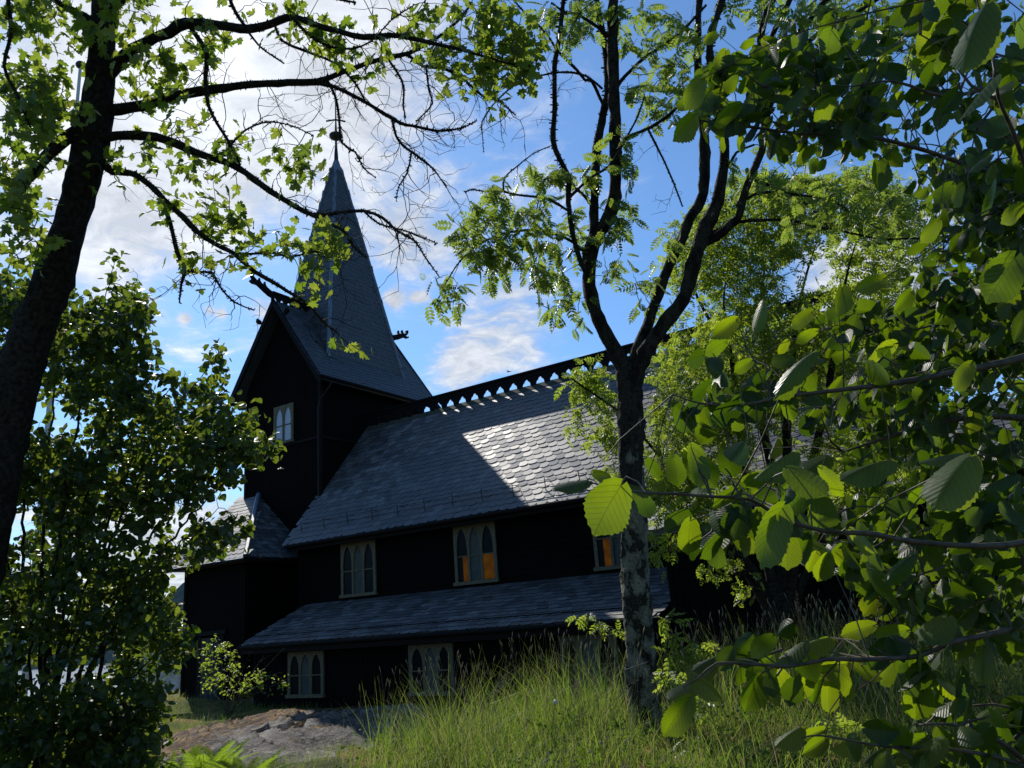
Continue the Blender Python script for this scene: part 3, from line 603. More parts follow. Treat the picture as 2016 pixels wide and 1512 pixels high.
mb.tube([(TC - .28, SY - .25, AZ + 2.12), (TC, SY, AZ + 2.2), (TC + .28, SY + .25, AZ + 2.12)], [.035, .03, .035], 6)
mb.build('finial', M['iron'], church, DZ, smooth=False)
# drainpipe
mb = MB(); x = TX1 + .09; mb.tube([(TC + HW + .04, TY0 + .05, EZ - .15), (TC + HW + .0, TY0 - .02, EZ - .32), (TX1 + .1, TY0 - .10, EZ - .7), (TX1 + .02, TY0 - .11, EZ - .95), (TX1 + .02, TY0 - .11, 4.1)], .026, 7)
mb.build('drainpipe', simple('drainpipe_paint', (.02, .014, .012), .6, .2), church, DZ)
# --- west porch block under a hipped roof
PX0, PX1, PY0 = -9.92, -7.23, -1.2
mb = MB(); corrug(mb, (PX0, PY0), (PX1, PY0), -3.2, lambda t: 2.25, .13, .028); corrug(mb, (PX1, PY0), (PX1, TY0), -2, lambda t: 2.25, .13, .028); corrug(mb, (PX0, TY0), (PX0, PY0), -3.2, lambda t: 2.25, .13, .028)
mb.box(PX0 - .06, PX0 + .05, PY0 - .06, PY0 + .05, -3.2, 2.2); mb.box(PX1 - .06, PX1 + .05, PY0 - .06, PY0 + .05, -2, 2.2)
mb.build('porch_wall', M['tar'], church, DZ)
PE = 2.24; e0, e1, ey = PX0 - .45, PX1 + .45, PY0 - .36; pz = 4.50
hr = np.array([-9.38 + .1, TY0 - .03, pz]); hl = np.array([-9.52, TY0 - .03, pz])
A_ = np.array([e0, ey, PE]); B_ = np.array([e1, ey, PE]); C_ = np.array([e1, TY0 - .03, PE])
dk = MB(); dk.quad(A_, B_, hr, np.array([e0, TY0 - .03, pz])); dk.add([B_, C_, hr], tris=[(0, 1, 2)])
dk.box(e0, e1, ey + .02, TY0 - .03, PE - .10, PE - .012)
vf = np.array([0, TY0 - ey, pz - PE]); Lf = np.linalg.norm(vf)
vr = np.array([hr[0] - e1, 0, pz - PE]); Lh = np.linalg.norm(vr)
slate_part('porch_roof', [dict(o=A_ + np.array([0, -.02, -.01]), u=(1, 0, 0), v=vf, poly=[(0, 0), (e1 - e0, 0), (hr[0] - e0, Lf), (0, Lf)], w=.25, row=.2, shape='round', seed=31),
    dict(o=B_ + np.array([.02, 0, -.01]), u=(0, 1, 0), v=vr, poly=[(0, 0), (TY0 - .05 - ey, 0), (TY0 - .05 - ey, Lh)], w=.25, row=.2, shape='round', seed=32)], M['slate'], church, dk)
mb = MB(); mb.tube([B_ + np.array([0, -.02, .02]), hr + np.array([0, -.02, .05])], .075, 6); mb.build('hip_flashing', M['zinc'], church, DZ)
mb = MB(); mb.tube([(e0, ey - .04, PE - .07), (e1 + .03, ey - .04, PE - .07)], .055, 7); mb.tube([(e1 + .04, ey, PE - .07), (e1 + .04, TY0, PE - .07)], .055, 7); mb.build('porch_gutter', M['tar_trim'], church, DZ)
mb = MB(); mb.box(-9.05, -8.25, PY0 - .06, PY0 - .03, -1.5, .15)
for k_ in range(4): mb.box(-9.03 + .2*k_, -8.87 + .2*k_, PY0 - .075, PY0 - .06, -1.45, .1)
dr = mb.build('door', M['door'], church, DZ)
mb = MB(); mb.tube([(-8.34, PY0 - .08, -.55), (-8.34, PY0 - .13, -.55), (-8.44, PY0 - .13, -.55)], .014, 6); mb.build('handle', M['iron'], dr, DZ)
mb = MB(); mb.box(-9.22, -9.06, PY0 - .07, PY0 - .02, -1.6, .2); mb.box(-8.24, -8.08, PY0 - .07, PY0 - .02, -1.6, .2); mb.box(-9.35, -7.93, PY0 - .12, PY0 - .02, .22, .34); mb.build('door_frame', M['tar_trim'], church, DZ)
# --- east sacristy
QX0, QX1, QY = 6.1, 12.5, -2.5
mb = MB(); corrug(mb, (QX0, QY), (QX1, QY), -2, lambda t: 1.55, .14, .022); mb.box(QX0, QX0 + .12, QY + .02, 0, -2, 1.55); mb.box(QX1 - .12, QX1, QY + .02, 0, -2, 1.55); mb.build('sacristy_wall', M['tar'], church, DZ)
dk = MB(); dk.prism([(QX0 - .25, QY - .35, 1.4), (QX0 - .25, .35, 3.2), (QX0 - .25, .35, 3.05), (QX0 - .25, QY - .35, 1.28)], (QX1 - QX0 + .5, 0, 0))
vq = np.array([0, -QY + .7, 1.8]); Lq = np.linalg.norm(vq)
slate_part('sacristy_roof', [dict(o=(QX0 - .25, QY - .38, 1.39), u=(1, 0, 0), v=vq, poly=[(0, -.03), (QX1 - QX0 + .5, -.03), (QX1 - QX0 + .5, Lq - .1), (0, Lq - .1)], w=.28, row=.2, shape='round', seed=41)], M['slate'], church, dk)
# ================================================================== PLANT TOOLS
def rotmats(d, n):
    """columns: side, along, normal"""
    d = nrm(d); x = nrm(np.cross(d, n)); n2 = np.cross(x, d)
    return np.stack([x, d, n2], -1)
class Leaves:
    """collects instanced leaf templates into one mesh"""
    def __init__(s): s.V = []; s.F = {}; s.UV = []; s.b = 0
    def add(s, tpl, pos, d, n, size, wid=None):
        v, fs, uv = tpl; K = len(pos)
        if K == 0: return
        Rm = rotmats(np.asarray(d, float), np.asarray(n, float)); size = np.broadcast_to(np.asarray(size, float), (K,))
        loc = v[None] * size[:, None, None]
        if wid is not None: loc = loc * np.stack([np.broadcast_to(wid, (K,)), np.ones(K), np.ones(K)], -1)[:, None, :]
        P = np.einsum('kij,kvj->kvi', Rm, loc) + np.asarray(pos)[:, None, :]
        nv = len(v); off = s.b + np.arange(K)[:, None, None] * nv
        for f in fs: s.F.setdefault(f.shape[1], []).append((f[None] + off).reshape(-1, f.shape[1]))
        s.V.append(P.reshape(-1, 3)); s.UV.append(np.tile(uv, (K, 1))); s.b += K * nv
    def build(s, name, mat, parent, smooth=False):
        return mesh_obj(name, np.vstack(s.V), [np.vstack(v) for v in s.F.values()], mat, parent, uv=np.vstack(s.UV), smooth=smooth)
def fan(outline, cup=.0, droop=.0, cy=.35):
    o = np.array(outline, float); x, y = o[:, 0], o[:, 1]; z = -droop*y*y - cup*np.abs(x)
    V = np.vstack([[0, cy, -droop*cy*cy + cup*.15], np.stack([x, y, z], -1)])
    n = len(o); F = np.array([[0, 1 + i, 1 + (i + 1) % n] for i in range(n)])
    uv = np.stack([V[:, 0] + .5, V[:, 1]], -1); return V, [F], uv
def mir(half): return half + [(-x, y) for x, y in half[::-1] if x != 0]
maple_half = [(0, 0), (.12, -.06), (.34, -.10), (.26, .06), (.5, .12), (.62, .22), (.46, .30), (.56, .46), (.44, .48), (.30, .46), (.22, .44), (.26, .62), (.34, .72), (.2, .76), (.14, .86), (0, 1.0)]
MAPLE = [fan(mir(maple_half), c, d, .3) for c, d in ((.12, .1), (.3, .3), (-.1, .45))]
def ovate(nseg, wmax, cup, droop, tooth=0.0, tipy=1.0):
    h = [(0, 0)]
    for i in range(1, nseg + 1):
        t = i/(nseg + .6); w_ = wmax*(math.sin(math.pi*min(1, t**.72))**.62)*(1 - .12*t); h.append((w_ + (tooth if i % 2 else 0), t - .015))
    h.append((0, tipy)); return fan(mir(h), cup, droop, .42)
ROUND = [ovate(5, .44, c, d) for c, d in ((.2, .1), (.35, .3), (-.1, .4))]
SMALL = [ovate(3, .3, c, d) for c, d in ((.2, .1), (.3, .3))]
def hazel_tpl(fold, droop, pleat, twist, seed):
    rg = np.random.default_rng(seed); nv, nu = 25, 4; V = []; UV = []
    t = np.linspace(0, 1, nv)
    pk = rg.uniform(-.06, .08); wd = np.interp(t, [0, .04, .13, .3, .5 + pk, .68 + pk, .82 + pk*.6, .91, .96, 1], [.05, .22, .36, .455, .5, .45, .30, .13, .045, 0])
    asym = rg.uniform(-.05, .05); teeth = rg.uniform(.2, 1.0, (2, nv))
    for i in range(nv):
        for j in range(-nu, nu + 1):
            s = j/nu; x = s*wd[i]
            tooth = 0
            if abs(j) == nu and 0 < i < nv - 1: q_ = teeth[int(j > 0), i]; x *= 1 + ((.10 if i % 2 else -.03)*q_) + asym*np.sign(j) + rg.normal()*.01; tooth = .03*q_ if i % 2 else 0
            y = t[i] + tooth - .13*abs(s)**1.5*max(0, 1 - t[i]/.22)
            ph = (t[i] - .62*abs(x))*9
            z = -fold*abs(x) + pleat*math.cos(2*math.pi*ph)*min(1, abs(s)*1.5)*(1 - .5*abs(s)) - droop*t[i]**2 + twist*x*(t[i] - .4) - .18*x*x
            V.append((x, y, z)); UV.append((.5 + x, t[i]))
    m_ = 2*nu + 1; F = [[i*m_ + j, i*m_ + j + 1, (i + 1)*m_ + j + 1, (i + 1)*m_ + j] for i in range(nv - 1) for j in range(2*nu)]
    return np.array(V), [np.array(F)], np.array(UV)
HAZEL = [hazel_tpl(f, d, .013, tw, k) for k, (f, d, tw) in enumerate([(.12, .10, 0), (.3, .28, .2), (.05, .35, -.25), (.45, .18, .1), (.2, .5, .3), (.6, .45, -.4)])]
def pinnate(npair, lw, droop):
    V = []; F3 = []; F4 = []; UV = []
    def leaflet(bx, by, bz, dx, dy, ln):
        d = np.array([dx, dy, -.25]); d = d/np.linalg.norm(d); sd = np.array([-d[1], d[0], 0]); sd /= np.linalg.norm(sd)
        b = len(V); base = np.array([bx, by, bz]); up = np.array([0, 0, .05*ln])
        for a, w_ in ((0, 0), (.3, lw), (.72, lw*.85), (1, 0)):
            c = base + d*ln*a + np.array([0, 0, -.15*ln*a*a])
            if w_ == 0: V.append(c)
            else: V.append(c + sd*ln*w_ + up); V.append(c); V.append(c - sd*ln*w_ + up)
        UV.extend([(.5, .5)]*8)
        F3.extend([[b, b + 1, b + 2], [b, b + 2, b + 3], [b + 4, b + 7, b + 5], [b + 5, b + 7, b + 6]]); F4.extend([[b + 1, b + 4, b + 5, b + 2], [b + 2, b + 5, b + 6, b + 3]])
    for i in range(npair):
        y = .22 + .66*i/(npair - 1); z = -droop*y*y; ln = .34*math.sin(math.pi*(.28 + .52*i/(npair - 1)))
        for s_ in (-1, 1): leaflet(0, y, z, s_*.86, .5, ln)
    leaflet(0, .9, -droop*.81, 0, 1, .24)
    b = len(V)
    ys = np.linspace(0, .92, 4)
    for y in ys: V.append(np.array([-.008, y, -droop*y*y])); V.append(np.array([.008, y, -droop*y*y])); UV.extend([(.5, .5)]*2)
    for i in range(3): F4.append([b + 2*i, b + 2*i + 1, b + 2*i + 3, b + 2*i + 2])
    return np.array(V), [np.array(F3), np.array(F4)], np.array(UV)
PINN = [pinnate(6, .21, .15), pinnate(6, .2, .35), pinnate(5, .24, .5)]
PINN_S = [pinnate(4, .28, .2), pinnate(4, .26, .5)]

class Skel:
    """growing branch skeleton: nodes that twigs can attach to"""
    def __init__(s): s.P = []; s.paths = []
    def limb(s, P, r): s.P.append(P); s.paths.append((P, r))
    def nodes(s): return np.vstack(s.P)
def sag_path(a, b, n, sag, wig):
    t = np.linspace(0, 1, n)[:, None]; L = np.linalg.norm(b - a)
    P = a*(1 - t) + b*t + np.array([0, 0, 1.0])*sag*L*np.sin(np.pi*t)
    j = rng.normal(size=(n, 3))*wig*L; j[0] = 0; j[-1] = 0
    return P + j
def attach(nodes, tips, r0=.006, r1=.002, n=5, sag=.06, wig=.03, maxlen=9):
    """each tip joins the nearest twig or branch grown so far; returns twig paths and tip directions"""
    base = nodes; pool = [nodes]; twigs = []; dirs = np.zeros((len(tips), 3)); keep = np.ones(len(tips), bool)
    d0 = np.array([np.min(np.linalg.norm(base - t, axis=1)) for t in tips]); order = np.argsort(d0)
    allp = nodes.copy(); buf = []
    for q, k in enumerate(order):
        t = tips[k]
        if len(buf) > 60: allp = np.vstack([allp] + buf); buf = []
        dd = np.linalg.norm(allp - t, axis=1); i = np.argmin(dd); a = allp[i]
        for bp in buf:
            e = np.linalg.norm(bp - t, axis=1); m_ = np.argmin(e)
            if e[m_] < dd[i]*.999 and e[m_] < np.linalg.norm(a - t): a = bp[m_]
        L = np.linalg.norm(t - a)
        if L > maxlen: keep[k] = False; continue
        P = sag_path(a, t, n, sag, wig); buf.append(P[2:]); rr = np.linspace(min(r0, .0016 + .008*L + r1), r1, n); twigs.append((P, rr)); dirs[k] = P[-1] - P[-2]
    return twigs, nrm(dirs), keep
def tubes(paths, sides=4, rough=0): return merge([tube(P, r, sides, rough) for P, r in paths])
def fuzz(paths, per_m, lo, hi, wfac=.35):
    """small lichen tufts standing off the branches"""
    V = []; 
    for P, r in paths:
        seg = np.linalg.norm(np.diff(P, axis=0), axis=1); L = seg.sum(); n = int(L*per_m)
        if n < 1: continue
        i = rng.integers(0, len(P) - 1, n); f = rng.random(n)[:, None]; c = P[i]*(1 - f) + P[i + 1]*f; rr = r[i]
        d = nrm(rng.normal(size=(n, 3)) + np.array([0, 0, .2])); T = nrm(P[i + 1] - P[i]); d = nrm(d - T*(d*T).sum(1, keepdims=True)*.8)
        ln = rng.uniform(lo, hi, n)*(1 + 1.0*(rng.random(n) < .05)); sd = nrm(np.cross(d, rng.normal(size=(n, 3))))
        b0 = c + d*(rr*.85)[:, None]; w_ = (ln*wfac)[:, None]
        V.append(np.stack([b0 - sd*w_, b0 + sd*w_, b0 + d*ln[:, None] + sd*w_*.6, b0 + d*ln[:, None]*.9 - sd*w_*.7], 1))
    V = np.vstack(V); K = len(V); return V.reshape(-1, 3), np.arange(4*K).reshape(K, 4)
def bare_twigs(paths, per_m, lmin, lmax, down=.25, r0=.006, sub=3):
    out = []
    for P, r in paths:
        L = np.linalg.norm(np.diff(P, axis=0), axis=1).sum(); n = rng.poisson(L*per_m)
        for _ in range(n):
            i = rng.integers(1, len(P) - 1) if len(P) > 2 else 0
            T = nrm(P[min(i + 1, len(P) - 1)] - P[i]); d = nrm(T*.7 + nrm(rng.normal(size=3))*.9 + np.array([0, 0, -down]))
            out += crooked(P[i], d, rng.uniform(lmin, lmax), r0, sub)
    return out
def crooked(p, d, L, r0, sub):
    n = max(4, int(L/.07)); P = [p]; dd = d.copy(); res = []
    for k in range(n):
        dd = nrm(dd + rng.normal(size=3)*.28); P.append(P[-1] + dd*L/n)
        if sub > 0 and k > 0 and rng.random() < .30:
            s_ = nrm(dd + rng.normal(size=3)*.75); res += crooked(P[-1], s_, L*rng.uniform(.25, .55), r0*.6, sub - 1)
    res.append((np.array(P), np.linspace(r0, max(.0014, r0*.3), n + 1))); return res
def ell(px, py, rx, ry, d, dj, n):
    a = rng.random(n)*2*np.pi; q = np.sqrt(rng.random(n)); x = px + rx*q*np.cos(a); y = py + ry*q*np.sin(a); z = d + rng.uniform(-dj, dj, n)
    return np.array([W(u, v, t) for u, v, t in zip(x, y, z)])
def inpoly_v(P, x, y):
    c = np.zeros(len(x), bool); j = len(P) - 1
    for i in range(len(P)):
        xi, yi = P[i]; xj, yj = P[j]
        cond = ((yi > y) != (yj > y)) & (x < (xj - xi)*(y - yi)/(yj - yi + 1e-9) + xi); c ^= cond; j = i
    return c
def polyfill(poly, n, d0, d1, gate=0.0, gs=90, seed=0):
    poly = np.array(poly, float); out = []
    lo = poly.min(0); hi = poly.max(0)
    while len(out) < n:
        x = rng.uniform(lo[0], hi[0], 4000); y = rng.uniform(lo[1], hi[1], 4000); d = rng.uniform(d0, d1, 4000)
        g = np.sin(x/gs + 1.7*np.sin(y/gs*1.1 + seed) + d) + np.sin(y/gs*1.4 + 1.3*np.sin(x/gs*.8 + seed*2)) + .8*np.sin((x + y)/gs*2.1 + d*2.3)
        m_ = inpoly_v(poly, x, y) & (g > gate + rng.normal(size=4000)*.35)
        out += [W(a, b, c) for a, b, c in zip(x[m_], y[m_], d[m_])]
    return np.array(out[:n])
def spread_leaves(L, tpls, tips, dirs, m, size, upbias=.8, tilt=.5, droop=.35, alongL=.12, rad=.03):
    """m leaves round each twig end, spreading outwards"""
    K = len(tips)*m; tp = np.repeat(tips, m, 0); dr = np.repeat(dirs, m, 0)
    t = rng.random(K)[:, None]; pos = tp - dr*alongL*t + rng.normal(size=(K, 3))*rad
    side = nrm(rng.normal(size=(K, 3))*np.array([1, 1, .35])); d = nrm(dr*.55 + side*.9 + np.array([0, 0, -droop]))
    n = nrm(np.array([0, 0, upbias]) + rng.normal(size=(K, 3))*tilt)
    sz = size*rng.uniform(.6, 1.15, K); k = rng.integers(0, len(tpls), K)
    for q in range(len(tpls)):
        s_ = k == q; L.add(tpls[q], pos[s_], d[s_], n[s_], sz[s_])

def tree_parts(rt, limbs, trunk, bark, twigs, twig_mat, rough=.06):
    ph = rng.random(3)*6; i_ = np.arange(len(trunk[1])); trunk = (trunk[0] + .006*np.stack([np.sin(i_*.33 + ph[0]), np.sin(i_*.41 + ph[1]), 0*i_], -1), trunk[1]*(1 + .03*np.sin(i_*.5 + ph[2])))
    V, Q = tube(trunk[0], trunk[1], 26, rough); mesh_obj('trunk', V, Q, bark, rt, smooth=True)
    for P, r in limbs:
        V, Q = tube(P, r, 9, .10); mesh_obj('limb', V, Q, bark, rt, smooth=True)
    if twigs:
        V, Q = tubes(twigs, 4); mesh_obj('twigs', V, Q, twig_mat, rt)

# ================================================================== MAPLE (left foreground)
D = 8.0
trunk = path_px([(-150, 1660, 150), (-110, 1400, 125), (-62, 1150, 112), (-16, 960, 92), (22, 790, 84), (66, 650, 76), (110, 530, 66), (146, 420, 60), (174, 310, 64), (190, 220, 58), (200, 120, 50), (207, 20, 47), (214, -120, 48), (222, -300, 44)], D, .1)
bp_, _ = trunk[0][0], 0
maple = root('maple_tree', (trunk[0][0][0], trunk[0][0][1], float(hterr(trunk[0][0][0], trunk[0][0][1]))), 'mossy maple with a dark leaning trunk and long spreading boughs at left', 'tree')
B = {}
B['1'] = path_px([(205, 150, 34), (240, 112, 26), (283, 87, 22), (333, 63, 21), (367, 47, 22), (433, 50, 19), (490, 58, 17), (533, 47, 16), (573, 33, 14), (623, 50, 12), (672, 63, 11), (715, 73, 11), (769, 70, 10), (805, 74, 9), (862, 88, 7), (905, 97, 6), (949, 110, 5), (1000, 125, 4), (1045, 130, 3)], D, .1, 7.2)
B['2'] = path_px([(192, 225, 30), (217, 217, 24), (283, 207, 20), (350, 187, 18), (417, 177, 17), (483, 167, 15), (567, 163, 13), (623, 161, 12), (672, 143, 10), (722, 125, 9), (765, 113, 9), (805, 105, 8), (839, 87, 7), (872, 67, 6), (905, 37, 5), (930, 5, 4)], D, .1, 8.6)
B['2b'] = path_px([(612, 161, 9), (645, 167, 8), (672, 177, 8), (699, 190, 7), (729, 207, 7), (755, 223, 7), (789, 243, 6), (815, 248, 5.5), (855, 257, 5), (879, 257, 4), (905, 253, 3.5), (925, 245, 3), (939, 237, 2)], 8.45, .1, 8.2)
B['2c'] = path_px([(772, 234, 5), (780, 268, 4.5), (795, 288, 5), (812, 300, 5), (839, 320, 4), (859, 340, 3), (879, 370, 2)], 8.35, .08, 8.1)
B['2d'] = path_px([(810, 300, 4), (802, 340, 3), (785, 367, 2.5), (780, 397, 1.5)], 8.25, .08)
B['2e'] = path_px([(800, 106, 6), (832, 130, 5.5), (872, 135, 5.5), (902, 147, 5), (925, 167, 4.5), (952, 190, 4), (979, 197, 3.5), (992, 207, 3), (1015, 227, 2.5)], 8.5, .08, 8.0)
B['2f'] = path_px([(765, 118, 5), (785, 147, 4.5), (795, 173, 4), (794, 207, 3.5), (799, 233, 2)], 8.5, .08, 8.7)
B['2g'] = path_px([(839, 133, 4), (845, 180, 3.5), (852, 203, 3), (832, 227, 2.5), (819, 240, 2)], 8.4, .08)
B['3'] = path_px([(180, 285, 30), (210, 270, 19), (283, 267, 18), (333, 277, 17), (383, 300, 15), (433, 315, 14), (467, 330, 13), (500, 353, 12.5), (533, 377, 12), (583, 407, 10), (617, 423, 9), (653, 421, 7), (715, 415, 6), (755, 430, 5.5), (779, 453, 5), (815, 473, 4), (835, 503, 3), (865, 545, 2)], D, .1, 7.3)
B['3b'] = path_px([(612, 423, 7), (646, 440, 6), (678, 456, 5.5), (696, 485, 5), (723, 508, 3)], 7.5, .08, 7.3)
B['3c'] = path_px([(715, 415, 4), (745, 440, 3.5), (789, 452, 3), (822, 463, 2.5), (862, 480, 1.5)], 7.4, .08, 7.0)
B['4'] = path_px([(176, 300, 30), (203, 322, 17), (222, 338, 15), (245, 339, 13), (268, 345, 12), (293, 363, 11), (323, 393, 12), (360, 427, 12), (390, 457, 10), (423, 480, 9), (457, 497, 8), (500, 534, 8), (540, 557, 8), (567, 574, 7), (610, 601, 6), (633, 631, 5), (663, 654, 4)], D, .1, 7.4)
B['4a'] = path_px([(322, 400, 9), (335, 440, 9), (350, 500, 8), (363, 531, 8), (357, 560, 5), (353, 597, 2.5)], 7.9, .08, 7.7)
B['4b'] = path_px([(363, 531, 6), (390, 536, 5), (417, 537, 5), (433, 564, 4), (460, 594, 3.5), (500, 611, 2.5)], 7.8, .08, 7.6)
B['4c'] = path_px([(457, 497, 5), (493, 500, 5), (530, 497, 4.5), (575, 505, 4), (620, 495, 3), (660, 500, 2)], 7.75, .08, 7.4)
B['5'] = path_px([(168, 250, 30), (117, 283, 24), (67, 337, 22), (27, 383, 20), (-10, 418, 19), (-70, 470, 17), (-160, 520, 14)], D, .1, 7.0)
B['6'] = path_px([(370, 48, 9), (393, 80, 9), (407, 107, 9), (405, 150, 8), (410, 207, 7), (430, 247, 6), (453, 283, 5), (473, 325, 4)], 7.85, .08, 7.6)
B['7'] = path_px([(205, 60, 18), (165, 30, 13), (120, 8, 11), (60, -30, 9)], D, .1, 7.4)
B['8'] = path_px([(208, 40, 18), (260, -20, 14), (330, -60, 12), (440, -90, 9), (560, -60, 7), (640, -10, 5), (700, 5, 4)], D, .1, 7.0)
B['9'] = path_px([(433, 315, 5), (467, 270, 4), (500, 247, 3.5), (533, 240, 3), (573, 247, 2.5), (617, 267, 2)], 7.75, .08, 7.6)
B['10'] = path_px([(440, -80, 8), (455, 5, 7), (478, 45, 6), (510, 90, 4), (560, 125, 3)], 7.3, .08, 7.5)
B['11'] = path_px([(575, 34, 6), (610, 70, 5), (650, 92, 5), (690, 96, 4), (730, 82, 3), (770, 40, 2.5), (815, 10, 2)], 7.6, .08, 7.3)
B['12'] = path_px([(640, 152, 5), (660, 190, 5), (668, 235, 5), (672, 280, 4.5), (700, 300, 4), (715, 330, 3), (740, 350, 2)], 8.4, .08, 8.2)
B['13'] = path_px([(540, 46, 6), (555, 80, 5), (600, 100, 5), (660, 125, 4.5), (700, 165, 4), (722, 205, 3)], 7.6, .08, 7.9)
B['14'] = path_px([(10, -40, 8), (22, 60, 7), (8, 130, 6), (35, 190, 5), (60, 250, 4)], 7.0, .08, 7.0)
limbs = list(B.values())
sk = Skel(); sk.limb(*trunk); [sk.limb(*b) for b in limbs]
tips = [ell(*e) for e in [
    (40, 25, 90, 55, 7.4, .5, 22), (110, 70, 90, 40, 7.6, .5, 13), (60, 165, 90, 45, 7.6, .6, 34), (90, 225, 85, 45, 7.4, .6, 34), (55, 320, 80, 55, 7.2, .5, 28), (35, 430, 60, 50, 7.2, .5, 22), (30, 500, 45, 25, 7.2, .4, 6), (85, 470, 35, 30, 7.4, .4, 5),
    (190, 70, 45, 70, 7.5, .3, 11), (255, 45, 60, 50, 7.6, .5, 11), (300, 150, 65, 45, 7.7, .4, 21), (385, 60, 55, 26, 7.8, .4, 7), (300, 110, 40, 25, 7.5, .3, 4), (420, 100, 50, 35, 7.8, .4, 7), (360, 215, 55, 40, 7.8, .4, 8), (250, 305, 50, 28, 7.7, .3, 9), (345, 318, 50, 20, 7.7, .3, 6), (440, 305, 55, 25, 7.7, .3, 7), (420, 370, 45, 40, 7.6, .3, 9), (440, 430, 40, 45, 7.6, .4, 11), (300, 405, 35, 18, 7.6, .2, 4), (395, 520, 55, 30, 7.6, .4, 9), (470, 470, 30, 40, 7.5, .3, 4),
    (590, 345, 48, 45, 7.4, .4, 9), (560, 315, 50, 30, 7.5, .3, 4), (590, 486, 95, 26, 7.5, .4, 16), (640, 485, 40, 30, 7.4, .3, 8), (625, 570, 18, 30, 7.4, .2, 4), (450, 530, 40, 16, 7.5, .2, 2),
    (590, 40, 50, 30, 7.5, .4, 7), (640, 95, 55, 35, 7.7, .5, 8), (700, 60, 60, 45, 7.6, .5, 6), (860, 40, 60, 45, 7.6, .5, 12), (960, 60, 90, 60, 7.5, .6, 26), (1000, 110, 75, 45, 7.6, .5, 24), (1045, 100, 40, 35, 7.6, .4, 9), (930, 165, 60, 35, 7.8, .5, 12), (880, 100, 50, 45, 7.8, .5, 7), (990, 175, 40, 25, 7.8, .3, 6), (780, 80, 50, 40, 7.7, .4, 3), (735, 150, 30, 20, 7.9, .3, 2), (1010, 20, 50, 40, 7.5, .4, 9), (520, 10, 70, 20, 7.3, .3, 4), (700, 700, 1, 1, 7.4, .1, 2)]]
tips = np.vstack([t for t in tips if len(t)])
# boughs of the same crown above the picture, which shade the place
up_t = np.vstack([ell(330, -200, 520, 130, 7.5, 1.2, 60), ell(100, -90, 260, 70, 7.6, .8, 40)])
tw, dirs, keep = attach(sk.nodes(), np.vstack([tips, up_t]), .007, .0022, 6, .05, .035)
allt = np.vstack([tips, up_t])[keep]; dirs = dirs[keep]
bare = bare_twigs([B[k] for k in ('2', '2b', '2c', '2d', '2e', '2f', '2g', '12', '3c', '3b', '9', '11', '13', '4b', '4c')], 6.5, .25, .75, .35, .0055, 3) + bare_twigs([B[k] for k in ('1', '3', '4', '6')], 4.0, .25, .7, .1, .0055, 3)
tree_parts(maple, limbs, trunk, M['bark_maple'], tw + bare, M['bark_twig'])
V, Q = fuzz([trunk]*3 + limbs, 260, .005, .018); mesh_obj('moss', V, Q, M['lichen'], maple)
L = Leaves(); spread_leaves(L, MAPLE, allt, dirs, 4, .116, .55, .7, .4, .22, .085); L.build('foliage', M['maple_leaf'], maple)

# ================================================================== ROWAN (centre)
D = 9.0
gp = W(1278, 1490, D)
zb = float(hterr(gp[0], gp[1]))
trunk = path_px([(1292, 1580, 100), (1283, 1490, 84), (1272, 1400, 64), (1262, 1300, 57), (1255, 1200, 56), (1249, 1080, 52), (1244, 960, 50), (1242, 860, 49), (1240, 780, 49), (1238, 730, 50), (1240, 712, 30), (1241, 700, 6)], D, .07)
rowan = root('rowan_tree', (trunk[0][0][0], trunk[0][0][1], zb), 'rowan with pale lichen blotches on its dark trunk, forking into four mossy stems', 'tree')
B = {}
B['a'] = path_px([(1234, 760, 40), (1222, 712, 36), (1190, 655, 31), (1168, 600, 29), (1159, 545, 29), (1164, 490, 32), (1178, 460, 30), (1200, 425, 30), (1211, 385, 28), (1212, 315, 27), (1210, 235, 26), (1207, 130, 25), (1206, 60, 24), (1208, 0, 23), (1210, -120, 20)], D, .08)
B['b'] = path_px([(1162, 520, 26), (1168, 470, 22), (1170, 390, 20), (1172, 340, 19), (1177, 285, 18), (1187, 225, 17), (1197, 180, 16), (1192, 100, 14), (1178, 20, 12), (1165, -60, 10)], 8.95, .08, 9.5)
B['c'] = path_px([(1160, 545, 14), (1145, 520, 11), (1129, 467, 11), (1119, 400, 11), (1119, 350, 11.5), (1102, 313, 11), (1089, 277, 11), (1092, 217, 11), (1092, 133, 10), (1102, 67, 10), (1109, 0, 9), (1115, -80, 8)], 8.9, .08, 8.4)
B['d'] = path_px([(1240, 750, 38), (1254, 690, 27), (1275, 640, 25), (1290, 595, 24), (1318, 520, 23), (1344, 467, 22), (1357, 430, 22), (1381, 393, 21), (1387, 333, 24), (1387, 283, 22), (1382, 215, 19), (1374, 147, 17), (1374, 67, 15), (1377, 0, 14), (1380, -90, 12)], D, .08, 9.3)
B['e'] = path_px([(1243, 765, 40), (1268, 697, 35), (1310, 635, 32), (1345, 590, 31), (1364, 525, 30), (1384, 460, 32), (1411, 400, 27), (1421, 350, 24), (1427, 293, 21), (1412, 200, 18), (1397, 100, 16), (1411, 33, 14), (1425, -10, 13), (1440, -100, 11)], 8.95, .08, 8.6)
B['f'] = path_px([(1384, 475, 26), (1411, 466, 20), (1440, 440, 19), (1454, 427, 18), (1467, 377, 17), (1487, 327, 16), (1504, 277, 15), (1503, 180, 15), (1497, 77, 15), (1511, 23, 14), (1524, -5, 13), (1545, -90, 12)], 8.9, .08, 8.3)
B['g'] = path_px([(1504, 277, 12), (1508, 190, 12), (1517, 80, 12), (1537, 40, 11), (1557, -5, 11), (1580, -80, 9)], 8.6, .08, 8.1)
